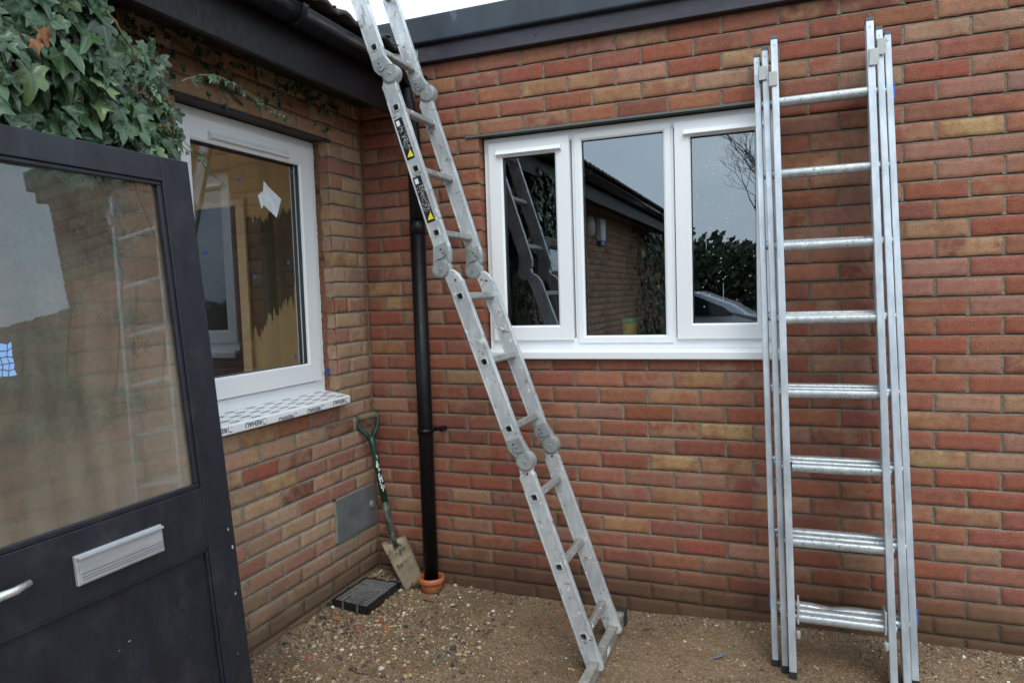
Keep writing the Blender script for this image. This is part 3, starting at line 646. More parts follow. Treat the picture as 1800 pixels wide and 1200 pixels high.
# ------------------------------------------------------------------ ground
def gz(x,y):
    t=max(0,min(1,(x-1.4)/.6)); e=math.exp(min(0,y+.1)/.35)
    z=.05*math.exp(-max(x,0)/.28)*1+.028*t*e+.012*math.exp(min(0,y)/.15)
    if -.2<x<4 and -3<y<.2: z+=.006*noise.noise(Vector((x*6,y*6,0)))+.0025*noise.noise(Vector((x*30,y*30,4)))
    return z-.004
xs=[-70,-30,-12,-5,-2,-.8,-.3]+[ -.12+.02*i for i in range(176)]+[3.5,3.8,4.3,5,6.5,9,14,30,70]
ys=[-70,-40,-25,-16,-11,-8,-6,-4.5,-3.5,-2.8,-2.2]+[-1.8+.02*i for i in range(93)]+[.3,1,3,8,30,70]
vs=[(x,y,gz(x,y) if y<.1 and x>-.2 else 0) for y in ys for x in xs]; nx=len(xs)
fs=[(j*nx+i,j*nx+i+1,(j+1)*nx+i+1,(j+1)*nx+i) for j in range(len(ys)-1) for i in range(nx-1)]
def soil():
    m,nt,b,o=mat('sandy_soil'); v=coords(nt)
    big_=noi(nt,v,2.2,4,.6); n=noi(nt,v,30,6,.7); fine=noi(nt,v,260,4,.7)
    col=ramp(nt,n,[(.28,(.105,.06,.032,1)),(.5,(.265,.158,.083,1)),(.75,(.40,.258,.145,1))])
    col=mixc(nt,ramp(nt,big_,[(.46,0.),(.66,.6)]),col,(.13,.08,.045,1)); col=mixc(nt,ramp(nt,noi(nt,coords(nt,(1,1.6,1)),1.6,5,.7),[(.46,0.),(.64,.6)]),col,(.43,.29,.165,1))
    vo=nd(nt,'ShaderNodeTexVoronoi',i_Scale=170); nt.links.new(v,vo.inputs['Vector'])
    hs_=nd(nt,'ShaderNodeSeparateXYZ'); nt.links.new(vo.outputs['Color'],hs_.inputs[0])
    gcol=ramp(nt,hs_.outputs[0],[(0.,(.06,.04,.025,1)),(.3,(.2,.13,.07,1)),(.55,(.26,.18,.11,1)),(.8,(.13,.09,.06,1)),(.93,(.5,.45,.38,1))])
    col=mixc(nt,.45,col,gcol); nt.links.new(col,b.inputs['Base Color'])
    b.inputs['Roughness'].default_value=.8; b.inputs['Specular IOR Level'].default_value=.35
    h=mth(nt,'ADD',mth(nt,'MULTIPLY',n,1.),mth(nt,'MULTIPLY',vo.outputs['Distance'],-.8)); h=mth(nt,'ADD',h,mth(nt,'MULTIPLY',fine,.3)); bump(nt,b,h,.010); return m
b=MB(); b.add(vs,fs,None,True); meta(b.build('ground',soil()),'brown sandy soil ground strewn with grit',None,None,'structure')
# gravel: thousands of tiny stones as one uncountable mass
def ico():
    t=(1+5**.5)/2; v=[(-1,t,0),(1,t,0),(-1,-t,0),(1,-t,0),(0,-1,t),(0,1,t),(0,-1,-t),(0,1,-t),(t,0,-1),(t,0,1),(-t,0,-1),(-t,0,1)]
    f=[(0,11,5),(0,5,1),(0,1,7),(0,7,10),(0,10,11),(1,5,9),(5,11,4),(11,10,2),(10,7,6),(7,1,8),(3,9,4),(3,4,2),(3,2,6),(3,6,8),(3,8,9),(4,9,5),(2,4,11),(6,2,10),(8,6,7),(9,8,1)]
    return [Vector(p).normalized() for p in v],f
IV,IF=ico()
PEB=[((.21,.14,.085),24),((.33,.24,.15),20),((.07,.05,.035),14),((.42,.34,.24),10),((.60,.57,.5),3),((.27,.13,.08),4),((.12,.12,.08),8),((.3,.22,.08),6),((.045,.045,.045),6)]
V=[];F=[];CA=[]
def pebble(x,y,r,c,flat=.6):
    n=len(V); rot=Matrix.Rotation(random.uniform(0,6.28),3,'Z')@Matrix.Rotation(random.uniform(-.5,.5),3,'X'); sx,sy,sz=random.uniform(.7,1.3),random.uniform(.6,1.),random.uniform(.4,.8)*flat/.6
    cz=gz(x,y)+r*sz*random.uniform(-.1,.5)
    for p in IV:
        q=rot@Vector((p.x*sx,p.y*sy,p.z*sz)); k=r*random.uniform(.82,1.15); V.append((x+q.x*k,y+q.y*k,cz+q.z*k)); CA.extend((*c,1))
    for f in IF: F.append([n+i for i in f])
def pc():
    t=random.uniform(0,98)
    for c,w in PEB:
        t-=w
        if t<=0: break
    k=random.uniform(.7,1.25); return tuple(a*k for a in c)
cnt=0
while cnt<19000:
    x=random.uniform(-.02,3.2); y=-random.random()**1.1*1.25-.004
    dens=.10+1.0*math.exp(-((x-.25)**2/.28+(y+.55)**2/.35))+.5*math.exp(-((y+.03)/.09)**2)+(.35 if x>2.3 else 0)
    dens*=.55+.9*max(0,noise.noise(Vector((x*3,y*3,2)))+.3)
    if random.random()>dens: continue
    r=.0014+.0062*random.random()**3.0
    if x<.85 and random.random()<.22: r*=2.0
    pebble(x,y,r,pc()); cnt+=1
for (x,y,r,c) in [(.10,-.075,.016,(.2,.17,.13)),(.135,-.07,.014,(.34,.3,.22)),(.165,-.085,.015,(.3,.26,.2)),(.115,-.11,.012,(.4,.38,.34)),(.19,-.12,.013,(.33,.25,.1)),(.215,-.15,.012,(.42,.36,.22)),(.205,-.10,.011,(.68,.68,.68)),(.24,-.13,.010,(.12,.12,.12)),(.14,-.04,.012,(.1,.09,.08)),(.07,-.05,.013,(.15,.12,.09)),(2.668,-.074,.010,(.72,.74,.76)),(2.75,-.09,.009,(.06,.05,.05)),(2.86,-.12,.010,(.06,.05,.05)),(.07,-.50,.012,(.33,.09,.05)),(.30,-.47,.014,(.3,.09,.05)),(.16,-.52,.013,(.32,.1,.06)),(.39,-.56,.011,(.36,.09,.05)),(.28,-.60,.010,(.3,.12,.07)),(.85,-.62,.010,(.3,.12,.07)),(2.85,-.2,.012,(.7,.7,.68)),(.2,-.86,.014,(.32,.11,.06)),(.62,-.62,.009,(.28,.1,.06)),(2.5,-.02,.013,(.25,.1,.06)),(.29,-.52,.011,(.12,.14,.08)),(.03,-.46,.008,(.7,.7,.7)),(.025,-.41,.007,(.75,.75,.75))]:
    pebble(x,y,r,c,.8)
me=bpy.data.meshes.new('gravel'); me.from_pydata(V,[],F); at=me.attributes.new('ca','FLOAT_COLOR','POINT'); at.data.foreach_set('color',CA)
gm,nt,bs,_=mat('pebbles'); a_=nd(nt,'ShaderNodeAttribute',attribute_name='ca'); nt.links.new(mixc(nt,.5,a_.outputs['Color'],ramp(nt,noi(nt,coords(nt),300,4),[(.3,(.6,.6,.6,1)),(.7,(1.3,1.3,1.3,1))]),'MULTIPLY'),bs.inputs['Base Color']); bs.inputs['Roughness'].default_value=.6
me.materials.append(gm); meta(link(bpy.data.objects.new('gravel',me)),'mixed small gravel and grit scattered over the soil','gravel',None,'stuff')
# little finds on the soil
CHIP=simple('pale_wood_chip',(.52,.40,.20,1),.8)
for i,(x,y,l,a,lab) in enumerate([(.882,-.311,.022,.1,'pale wood chip in front of the brick wall, between drain and folding ladder'),(.783,-.598,.022,-.4,'pale wood chip nearest the viewer at left of the folding ladder foot'),(1.241,-.567,.020,-.5,'pale wood chip right beside the near foot of the folding ladder'),(.365,-.485,.050,.55,'long pale wood splinter in front of the drain grid'),(.507,-.701,.024,.0,'pale wood chip on the gravel at lower left'),(2.162,-.035,.022,-.4,'pale wood chip against the wall behind the extension ladder'),(2.136,-.29,.024,-.9,'pale wood chip on the soil between the extension ladder feet'),(1.484,-.277,.014,-.4,'small pale chip right of the folding ladder end cap')]):
    m=MB(); w=.0035; m.prism([(-l/2,-w),(l/2,-w*.7),(l/2*.96,w),(-l/2*1.02,w*.8)],0,.004); o=m.build('wood_chip',CHIP,None,.0008); o.location=(x,y,gz(x,y)+.002); o.rotation_euler=(random.uniform(-.15,.15),random.uniform(-.1,.1),a); meta(o,lab,'wood chip','pale wood chips on the soil')
TWG=simple('dark_twig',(.05,.035,.025,1),.9,0,.3,60,.001)
for (x,y,l,a,lab) in ((.27,-.42,.10,-.5,'dark curved twig in front of the drain grid corner'),(.42,-.20,.09,.4,'dark twig lying right of the terracotta drain socket'),(.72,-.50,.08,-.9,'thin dark twig on bare soil left of the folding ladder'),(.45,-.86,.11,.3,'dark twig on the gravel at the bottom edge of the view'),(1.47,-.16,.05,.1,'tiny dark twig beside the black end cap of the folding ladder')):
    m=MB(); pts=[]
    for i in range(8): t=i/7-.5; pts.append((l*t,.18*l*math.sin(t*4+x*9),.002*math.sin(i*2.)+.003))
    m.tube(pts,[.0022*(1-.06*i) for i in range(8)],6); o=m.build('twig',TWG); o.location=(x,y,gz(x,y)+.002); o.rotation_euler=(0,0,a); meta(o,lab,'twig','dark twigs on the soil')
SHD=simple('brick_shard',(.32,.11,.065,1),.9,0,.3,60,.002)
for (x,y,r_,lab) in ((.345,-.50,.016,'flat red brick shard in front of the drain grid'),(.235,-.56,.014,'red brick shard left of the pale splinter'),(.63,-.80,.016,'red brick shard low on the gravel at bottom left'),(1.02,-.22,.013,'red brick shard by the wall left of the folding ladder'),(.115,-.54,.018,'largest red brick shard beside the left wall')):
    rg=random.Random(int(x*999)); pts=[(r_*rg.uniform(.6,1.2)*math.cos(t),r_*rg.uniform(.5,.9)*math.sin(t)) for t in (.2,1.3,2.5,3.5,4.4,5.5)]
    m=MB(); m.prism(pts,0,.007); o=m.build('brick_shard',SHD,None,.0012); o.location=(x,y,gz(x,y)+.001); o.rotation_euler=(rg.uniform(-.25,.25),rg.uniform(-.25,.25),rg.uniform(0,6)); meta(o,lab,'brick shard','red brick shards on the soil')
m=MB(); vs=[];fs=[]
for i in range(11):
    t=i/10; w=.017*math.sin(math.pi*min(1,t*1.0+.06))**.6*(.35+.65*t) if t>.25 else .0015
    if i==10: w=.006
    z=.003+.008*t; 
    vs+=[(t*.085,-w,z+.002),(t*.085,0,z+.004),(t*.085,w,z)]
for i in range(10): fs+=[(3*i,3*i+3,3*i+4,3*i+1),(3*i+1,3*i+4,3*i+5,3*i+2)]
m.add(vs,fs,None,True)
fm,nt,bs,_=mat('grey_feather'); wv=nd(nt,'ShaderNodeTexWave',i_Scale=45,i_Distortion=2); nt.links.new(coords(nt),wv.inputs['Vector']); nt.links.new(ramp(nt,wv.outputs[1],[(.3,(.06,.075,.11,1)),(.7,(.24,.27,.32,1))]),bs.inputs['Base Color'])
m.tube([(-.012,0,.002),(.08,0,.014)],.0012,6)
o=m.build('feather',fm); o.location=(1.745,-.345,gz(1.745,-.345)+.002); o.rotation_euler=(0,-.05,.75); meta(o,'blue-grey feather lying on the soil between the two ladders','feather')
for (x,y,h,lab) in ((.405,-.125,.03,'tiny green weed sprouting beside the terracotta drain socket'),(-.0,-.455,.05,'tiny green sprout at the left corner of the drain grid'),(1.533,-.21,.012,'single green leaf scrap on the soil right of the folding ladder')):
    m=MB()
    for i in range(14 if h>.02 else 3):
        a=random.uniform(0,6.28); l=h*random.uniform(.5,1); w=.004; d=Vector((math.cos(a),math.sin(a),random.uniform(.3,1.2))).normalized()*l; s_=Vector((-math.sin(a),math.cos(a),0))*w
        m.add([(0,0,0),tuple(d*.5+s_),tuple(d),tuple(d*.5-s_)],[(0,1,2,3)])
    o=m.build('weed',simple('weed_green',(.06,.16,.03,1),.6)); o.location=(x,y,gz(x,y)+.002); meta(o,lab,'weed')
# ------------------------------------------------------------------ black grid (drain cover) by the wall
DG=meta(empty('drain_grid',(0,0,0)),'black plastic drain grid lying on gravel in the wall corner','drain grid')
A_=Vector((.016,-.438,.072));B_=Vector((.208,-.440,.060));C_=Vector((.203,-.140,.058));D_=Vector((.016,-.150,.066))
def gp(u,v): return A_.lerp(B_,u).lerp(D_.lerp(C_,u),v)
def bar(m,p,q,w,h):
    p=Vector(p);q=Vector(q);t=(q-p).normalized();s_=Vector((0,0,1)).cross(t).normalized()*w/2;n_=t.cross(s_).normalized()*h
    if n_.z>0: n_=-n_
    m.add([p-s_,p+s_,q+s_,q-s_,p-s_+n_,p+s_+n_,q+s_+n_,q-s_+n_],[(0,3,2,1),(4,5,6,7),(0,1,5,4),(1,2,6,5),(2,3,7,6),(3,0,4,7)])
m=MB()
for i in range(1,11): bar(m,gp(i/11,0),gp(i/11,1),.0032,.0035)
for j in range(1,17): bar(m,gp(0,j/17),gp(1,j/17),.0032 if j!=11 else .008,.0034)
m.build('grid',simple('grid_bar_glint',(.20,.20,.20,1),.3),DG)  # bars of the black grid, sky glint put in as a paler colour
m=MB(); q=Vector((0,0,-.03)); m.add([gp(.02,.02)+q,gp(.98,.02)+q,gp(.98,.98)+q,gp(.02,.98)+q],[(0,1,2,3)]); m.build('grid_shade_sheet',simple('grid_shade_black',(.004,.004,.004,1),.9,spec=.1),DG)  # black sheet added to stand in for the shade inside the cells
m=MB()
for p,q in ((gp(0,0),gp(1,0)),(gp(1,0),gp(1,1)),(gp(1,1),gp(0,1)),(gp(0,1),gp(0,0))): bar(m,p+Vector((0,0,.001)),q+Vector((0,0,.001)),.010,.040)
m.build('rim',TRAYM,DG,.0015)
SG=simple('grey_strap',(.06,.055,.05,1),.8)
for u in (.30,.72):
    m=MB()
    p=gp(u,.22)+Vector((0,0,.003)); q=gp(u+.02,-.0)+Vector((0,-.006,.002))
    pts=[p,q,q+Vector((.004,-.008,-.03)),q+Vector((-.02,-.03,-.05))]
    for a,c in zip(pts[:-1],pts[1:]): bar(m,a,c,.009,.0012)
    m.build('strap',SG,DG)
# ------------------------------------------------------------------ spade
SP=meta(empty('spade',(.25,-.07,.02)),'digging spade with green shaft leaning in the wall corner','spade')
foot=Vector((.158,-.105,.262)); top=Vector((.033,-.105,.893)); tip=Vector((.285,-.095,-.005))
inv=Matrix.Translation(-Vector((.25,-.07,.02)))
side0=Vector((.70,.70,0)).normalized()
def fr(a,b_):
    ax=(b_-a).normalized(); sd_=(side0-ax*side0.dot(ax)).normalized(); nm=sd_.cross(ax)
    return ax,sd_,(nm if nm.x>0 else -nm)
ax,side,nrm=fr(foot,top); bx,bs_,bn=fr(foot,tip); Z0=.262
def sp(a,s,n):
    """a measured up from the blade tip; below the tread it follows the cranked blade"""
    if a>=Z0: return inv@(foot+ax*(a-Z0)+side*s+nrm*n)
    return inv@(foot+bx*(Z0-a)+bs_*s+bn*n)
L_=(top-foot).length+Z0
m=MB(); m.tube([sp(L_,-.047,0),sp(L_+.002,-.02,0),sp(L_+.002,.02,0),sp(L_,.047,0)],[.0155,.017,.017,.0155],14); m.build('grip',WOODG,SP)
m=MB()
for s_ in (-1,1): m.tube([sp(L_+.012,s_*.052,0),sp(L_-.02,s_*.054,0),sp(L_-.055,s_*.046,0),sp(L_-.088,s_*.022,0),sp(L_-.115,s_*.008,0)],[.010,.010,.0105,.012,.013],12)
m.tube([sp(L_-.10,0,0),sp(L_-.15,0,0),sp(L_-.16,0,0),sp(.44,0,0)],[.018,.0175,.0165,.0165],16)
m.build('shaft',GREENP,SP)
m=MB(); m.tube([sp(.46,0,0),sp(.40,0,.001),sp(.33,0,.003),sp(.27,0,.006),sp(.22,0,.008)],[.018,.0175,.016,.013,.009],14); m.build('socket',simple('socket_paint',(.03,.06,.045,1),.6,0,.4,30,.001,(.15,.13,.1,1),30,.5),SP)
m=MB(); vs=[];fs=[];nu,nv=8,9
for j in range(nv+1):
    t=j/nv; a=.262*(1-t); w=.064-.010*t
    for i in range(nu+1):
        s_=-1+2*i/nu; vs.append(sp(a-(.006*(1-s_*s_) if j==nv else 0),w*s_,.010-.012*(1-s_*s_)*(1-t*.6)))
for j in range(nv):
    for i in range(nu): fs.append((j*(nu+1)+i,j*(nu+1)+i+1,(j+1)*(nu+1)+i+1,(j+1)*(nu+1)+i))
m.add(vs,fs,None,True); o=m.build('blade',BLADE,SP); so=o.modifiers.new('s','SOLIDIFY'); so.thickness=.003; so.offset=0
m=MB()
for a in (.262,): m.tube([sp(a,-.064,.010),sp(a,-.04,.0),sp(a,-.015,-.002)],.004,6); m.tube([sp(a,.015,-.002),sp(a,.04,.0),sp(a,.064,.010)],.004,6)
m.build('tread',BLADE,SP)
m=MB()
rg=random.Random(3)
for k in range(46):
    a=.70-.19*rg.random(); th=rg.uniform(-.5,.5); l=rg.uniform(.004,.012); w=rg.uniform(.0012,.003)
    def q(aa,tt): return sp(aa,.0169*math.sin(tt),.0169*math.cos(tt))
    m.add([q(a,th-w/.017),q(a,th+w/.017),q(a+l,th+w/.017+.1),q(a+l,th-w/.017+.1)],[(0,1,2,3)])
m.build('decal',WHT,SP,label='worn white lettering decal')
# ------------------------------------------------------------------ folding multi-position ladder
FL=meta(empty('folding_ladder',(1.35,-.43,0)),'hinged multi-position aluminium ladder leaning across the corner up to the left eave','ladder')
off=Vector((1.35,-.43,0)); inv=Matrix.Translation(-off)
SECT=[((.300,3.060),(.499,2.440)),((.5335,2.365),(.7500,1.674)),((.799,1.552),(1.037,.895)),((1.080,.783),(1.343,.026))]
HNG=[((.547,2.398),1),((.742,1.602),-1),((1.079,.834),1)]
YN,YF,TW=-.600,-.260,.026
XZ=Matrix(((1,0,0,0),(0,0,1,0),(0,1,0,0),(0,0,0,1)))   # local (x,y,z)->(x, z as y, y as z)
def stile(p0,p1,y0,w=.066,notch=(True,True)):
    a=Vector((p0[0],0,p0[1]));b_=Vector((p1[0],0,p1[1])); t=(b_-a); L=t.length; t.normalize(); n_=Vector((-t.z,0,t.x))
    if n_.x<0: n_=-n_
    def edge(sgn):
        pts=[]; n=int(L/.004)
        cr=[]
        if notch[0]: cr+= [.028+.011*i for i in range(4)]
        if notch[1]: cr+= [L-.028-.011*i for i in range(4)]
        base=[(0,w/2-.006),(.006,w/2)]
        for c in sorted(cr): base+=[(c-.0035,w/2),(c,w/2-.0028),(c+.0035,w/2)]
        base+=[(L-.006,w/2),(L,w/2-.006)]
        return [(s,sgn*q) for s,q in base]
    loop=edge(1)+edge(-1)[::-1]
    pts=[]
    for s,q in loop:
        P_=a+t*s+n_*q; pts.append((P_.x,P_.z))
    m=MB(); m.prism(pts,y0,y0+TW,inv@XZ)
    return m
def lips(p0,p1,y0):
    a=Vector((p0[0],0,p0[1]));b_=Vector((p1[0],0,p1[1])); t=(b_-a); L=t.length; t.normalize(); n_=Vector((-t.z,0,t.x)); out_=[]
    for q0,q1 in ((.0265,.0325),(-.0325,-.0265)):
        m=MB(); pp=[a+t*.075+n_*q0,a+t*(L-.075)+n_*q0,a+t*(L-.075)+n_*q1,a+t*.075+n_*q1]; m.prism([(p.x,p.z) for p in pp],y0-.0016,y0+.001,inv@XZ); out_.append(m)
    return out_
def fixn(o):
    bm=bmesh.new(); bm.from_mesh(o.data); bmesh.ops.recalc_face_normals(bm,faces=bm.faces); bm.to_mesh(o.data); bm.free(); return o
STL={}
for y0 in (YN,YF-TW):
    for i,(a,c) in enumerate(SECT):
        o=fixn(stile(a,c,y0,.066,(i>0,i<3)).build('stile',ALU,FL))
        for lm in lips(a,c,y0): fixn(lm.build('stile_lip',ALU,o,.0007,1))
        if y0==YN: STL[i]=(o,MB())
        else:
            bv=o.modifiers.new('bevel','BEVEL'); bv.width=.004; bv.segments=3; bv.limit_method='ANGLE'; bv.angle_limit=R(35)
# raised side flanges read as a lighter rib on each long edge
RH=[(.360,2.840),(.470,2.511),(.556,2.258),(.638,2.006),(.722,1.750),(.817,1.486),(.912,1.223),(1.006,.957),(1.107,.690),(1.202,.421),(1.296,.157)]
RH[4]=(.724,1.745)
for i,(x,z) in enumerate(RH):
    si=0 if z>2.42 else 1 if z>1.70 else 2 if z>.86 else 3
    a,c=SECT[si]; d=(Vector((c[0],0,c[1]))-Vector((a[0],0,a[1]))).normalized(); n_=Vector((-d.z,0,d.x))
    cx_,cz_=x,z
    # project the rung centre on the stile centre line
    ap=Vector((a[0],0,a[1])); s=(Vector((x,0,z))-ap).dot(d); ctr=ap+d*s
    def rect(h,rad=.004):
        pts=[]
        for (sx_,sy_) in ((-1,-1),(1,-1),(1,1),(-1,1)):
            for q in ((sx_*(h-rad*(1 if True else 0)),sy_*h),(sx_*h,sy_*(h-rad))) if sx_*sy_<0 else ((sx_*h,sy_*(h-rad)),(sx_*(h-rad),sy_*h)): pts.append(q)
        return pts
    def ringmesh(m,h0,h1,ya,yb):
        o_=rect(h1);i_=rect(h0); n=len(o_)
        def P3(q,y): p=ctr+d*q[0]+n_*q[1]; return inv@Vector((p.x,y,p.z))
        vs=[P3(q,ya) for q in o_]+[P3(q,ya) for q in i_]+[P3(q,yb) for q in i_]+[P3(q,yb) for q in o_]
        fs=[]
        for r_ in range(3):
            for k in range(n): k2=(k+1)%n; fs.append((r_*n+k,r_*n+k2,(r_+1)*n+k2,(r_+1)*n+k))
        for k in range(n): k2=(k+1)%n; fs.append((3*n+k,3*n+k2,k2,k))
        m.add(vs,fs)
    def P3(q,y): p=ctr+d*q[0]+n_*q[1]; return inv@Vector((p.x,y,p.z))
    cu=STL[si][1]; q8=rect(.0132); k0=len(cu.v); cu.add([P3(q,YN-.02) for q in q8]+[P3(q,YN+TW+.02) for q in q8],[tuple(range(8)),tuple(range(8,16))[::-1]]+[(k,(k+1)%8,8+(k+1)%8,8+k) for k in range(8)])
    m=MB(); ringmesh(m,.0118,.0140,YN-.0008,YF-.001)
    fixn(m.build('rung',ALU_RUNG,FL,.0006,1))
    m=MB(); ringmesh(m,.0116,.0165,YN-.0026,YN+.0006); fixn(m.build('rung_collar',ALU,FL,.0006,1))
dg=None
for i,(o,cu) in STL.items():
    co=fixn(cu.build('cut',ALU,FL)); bpy.context.view_layer.update(); bo=o.modifiers.new('b','BOOLEAN'); bo.operation='DIFFERENCE'; bo.object=co; bo.solver='EXACT'
    dg=bpy.context.evaluated_depsgraph_get(); nm=bpy.data.meshes.new_from_object(o.evaluated_get(dg)); o.modifiers.remove(bo); o.data=nm
    bpy.data.objects.remove(co)
    bv=o.modifiers.new('bevel','BEVEL'); bv.width=.0035; bv.segments=2; bv.limit_method='ANGLE'; bv.angle_limit=R(35)
for (hx,hz),sg in HNG:
    i=HNG.index(((hx,hz),sg)); up_c=Vector((SECT[i][1][0],0,SECT[i][1][1])); ud=(up_c-Vector((SECT[i][0][0],0,SECT[i][0][1]))).normalized()
    lo_c=Vector((SECT[i+1][0][0],0,SECT[i+1][0][1])); ld=(Vector((SECT[i+1][1][0],0,SECT[i+1][1][1]))-lo_c).normalized()
    H_=Vector((hx,0,hz)); un=Vector((-ud.z,0,ud.x)); ln=Vector((-ld.z,0,ld.x))
    for y0 in (YN,YF-TW):
        m=MB(); r=.039
        n=36; disc=[(hx+r*math.cos(6.283*k/n),hz+r*math.sin(6.283*k/n)) for k in range(n)]
        m.prism(disc,y0-.004,y0+TW+.004,inv@XZ,False)
        disc2=[(hx+.033*math.cos(6.283*k/n),hz+.033*math.sin(6.283*k/n)) for k in range(n)]; m.prism(disc2,y0-.0055,y0+TW+.0055,inv@XZ,False)
        # upper tongue: from the stile end to the disc
        side=1 if (H_-up_c).dot(un)>0 else -1
        A1=up_c-ud*.028-un*.0315; A2=up_c-ud*.028+un*.0315; 
        if sg>0: poly=[A1,A2,H_+un*.030*side,H_-un*.0*side-ud*(-.02),up_c+ud*.038-un*.018,up_c+ud*.012-un*.0315]
        else: poly=[A2,A1,H_+un*.036*side,H_+ud*.02,up_c+ud*.045+un*.020,up_c+ud*.012+un*.0315]
        m.prism([(p.x,p.z) for p in poly],y0-.0022,y0+TW+.0022,inv@XZ)
        h=fixn(m.build('hinge',ZINC,FL,.0015,2))
        m=MB(); B1=lo_c+ld*.02+ln*.0318*1; B2=lo_c+ld*.02-ln*.0318
        if sg>0: poly=[B1,B2,lo_c-ld*.006-ln*.026,H_-un*.034,H_+ud*.0,H_+un*.03,lo_c-ld*.0+ln*.03]
        else: poly=[B2,B1,lo_c-ld*.02+ln*.026,lo_c-ld*.045+ln*.008,H_+un*.0-ud*.0,H_+ud*.03]
        import itertools
        c_=sum((p for p in poly),Vector())/len(poly); poly=sorted(poly,key=lambda p:math.atan2(p.z-c_.z,p.x-c_.x))
        m.prism([(p.x,p.z) for p in poly],y0+.0012,y0+TW-.0012,inv@XZ)
        fixn(m.build('hinge_arm',ALU,FL,.004,3))
        m=MB(); m.tube([inv@Vector((hx+.0355*math.cos(6.283*k/36),y0-.0042,hz+.0355*math.sin(6.283*k/36))) for k in range(37)],.0008,5,False); m.build('rim_shade_ring',RUB,h)  # dark ring drawn as the shade along the disc's rim step
        m=MB(); m.prism([(hx+.006*math.cos(6.283*k/12),hz+.006*math.sin(6.283*k/12)) for k in range(12)],y0-.0085,y0+TW+.0085,inv@XZ)
        fixn(m.build('rivet',ZINC,h,.001))
        m=MB(); g0=up_c-un*.012*sg+ud*.004; m.tube([inv@Vector((g0.x,y0-.004,g0.z)),inv@(Vector((0,y0-.006,0))+g0+ud*.018),inv@(Vector((0,y0-.006,0))+g0+ud*.026+un*.012*sg),inv@(Vector((0,y0-.006,0))+g0+ud*.026+un*.045*sg)],.0015,6)
        m.build('spring_lever',simple('dark_steel_wire',(.1,.1,.1,1),.4,.6),h)
        for s_,q_ in ((lo_c+ld*.0+ln*.006,.0045),(up_c-ud*.006-un*.004,.004),(up_c+ud*.012-un*.0,.0035)):
            m=MB(); m.prism([(s_.x+q_*math.cos(6.283*k/10),s_.z+q_*math.sin(6.283*k/10)) for k in range(10)],y0-.0030,y0-.0024+TW+.0052,inv@XZ)
            fixn(m.build('bolt_hole',RUB,h))
# stabiliser bar and end cap
m=MB(); m.box((1.324,-.90,.004),(1.352,-.138,.062),inv@Matrix.Identity(4)); m.box((1.320,-.90,.050),(1.356,-.137,.066),inv@Matrix.Identity(4))
for y in (-.46,-.41,-.36): m.box((1.3519,y,.008),(1.3535,y+.003,.048),inv@Matrix.Identity(4))
m.build('base_bar',simple('muddy_grey_bar',(.27,.26,.23,1),.55,.2,.3,30,.0006,(.5,.5,.48,1),30,.62),FL,.003)
m=MB(); m.box((1.318,-.150,.0),(1.362,-.112,.072),inv@Matrix.Identity(4)); m.build('end_cap',RUB,FL,.005,3)
m=MB(); m.box((1.3525,-.452,.016),(1.3545,-.415,.044),inv@Matrix.Identity(4)); m.build('sticker_scrap',WHT,FL)
# stickers on the near stile
a=Vector((SECT[1][0][0],0,SECT[1][0][1])); c=Vector((SECT[1][1][0],0,SECT[1][1][1])); d=(c-a).normalized(); n_=Vector((-d.z,0,d.x)); 
if n_.x<0: n_=-n_
def onst(a_,d_,nn,s,q,y): p=a_+d_*s+nn*q; return inv@Vector((p.x,y,p.z))
def sticker(s0,s1):
    m=MB(); m.add([onst(a,d,n_,s0,-.026,YN-.0012),onst(a,d,n_,s0,.012,YN-.0012),onst(a,d,n_,s1,.014,YN-.0012),onst(a,d,n_,s1,-.024,YN-.0012)],[(0,1,2,3)])
    st=m.build('warning_sticker',STK,FL)
    m=MB(); m.add([onst(a,d,n_,s1-.012,-.018,YN-.0018),onst(a,d,n_,s1-.008,.010,YN-.0018),onst(a,d,n_,s1-.040,.004,YN-.0018)],[(0,1,2)]); m.build('warning_triangle',YEL,st)
    m=MB(); rg=random.Random(int(s0*1000))
    m.add([onst(a,d,n_,s0+.008,-.020,YN-.0016),onst(a,d,n_,s0+.008,-.004,YN-.0016),onst(a,d,n_,s0+.030,-.004,YN-.0016),onst(a,d,n_,s0+.030,-.020,YN-.0016)],[(0,1,2,3)])
    for k in range(70):
        s=rg.uniform(s0+.035,s1-.045); q=rg.uniform(-.022,.008); l=rg.uniform(.002,.008); w=rg.uniform(.0006,.002)
        m.add([onst(a,d,n_,s,q,YN-.0016),onst(a,d,n_,s,q+w,YN-.0016),onst(a,d,n_,s+l,q+w+rg.uniform(-.001,.001),YN-.0016),onst(a,d,n_,s+l,q,YN-.0016)],[(0,1,2,3)])
    m.build('sticker_print',WHT,st)
sticker(.155,.330); sticker(.405,.600)
a2=Vector((SECT[0][0][0],0,SECT[0][0][1])); c2=Vector((SECT[0][1][0],0,SECT[0][1][1])); d2=(c2-a2).normalized(); n2=Vector((-d2.z,0,d2.x)); n2=n2 if n2.x>0 else -n2
tv,tf=text_geo('1797971',.016,.0002); m=MB(); m.add([onst(a2,d2,n2,.385+x,.012-y*1.0,YN-.0012) for x,y,z in tv],tf)
for k in range(16): m.add([onst(a2,d2,n2,.425+k*.003,-.012,YN-.0012),onst(a2,d2,n2,.425+k*.003,.0,YN-.0012),onst(a2,d2,n2,.4262+k*.003,.0,YN-.0012),onst(a2,d2,n2,.4262+k*.003,-.012,YN-.0012)],[(0,1,2,3)])
m.build('number_print',simple('faded_grey_ink',(.3,.31,.33,1),.6),FL)
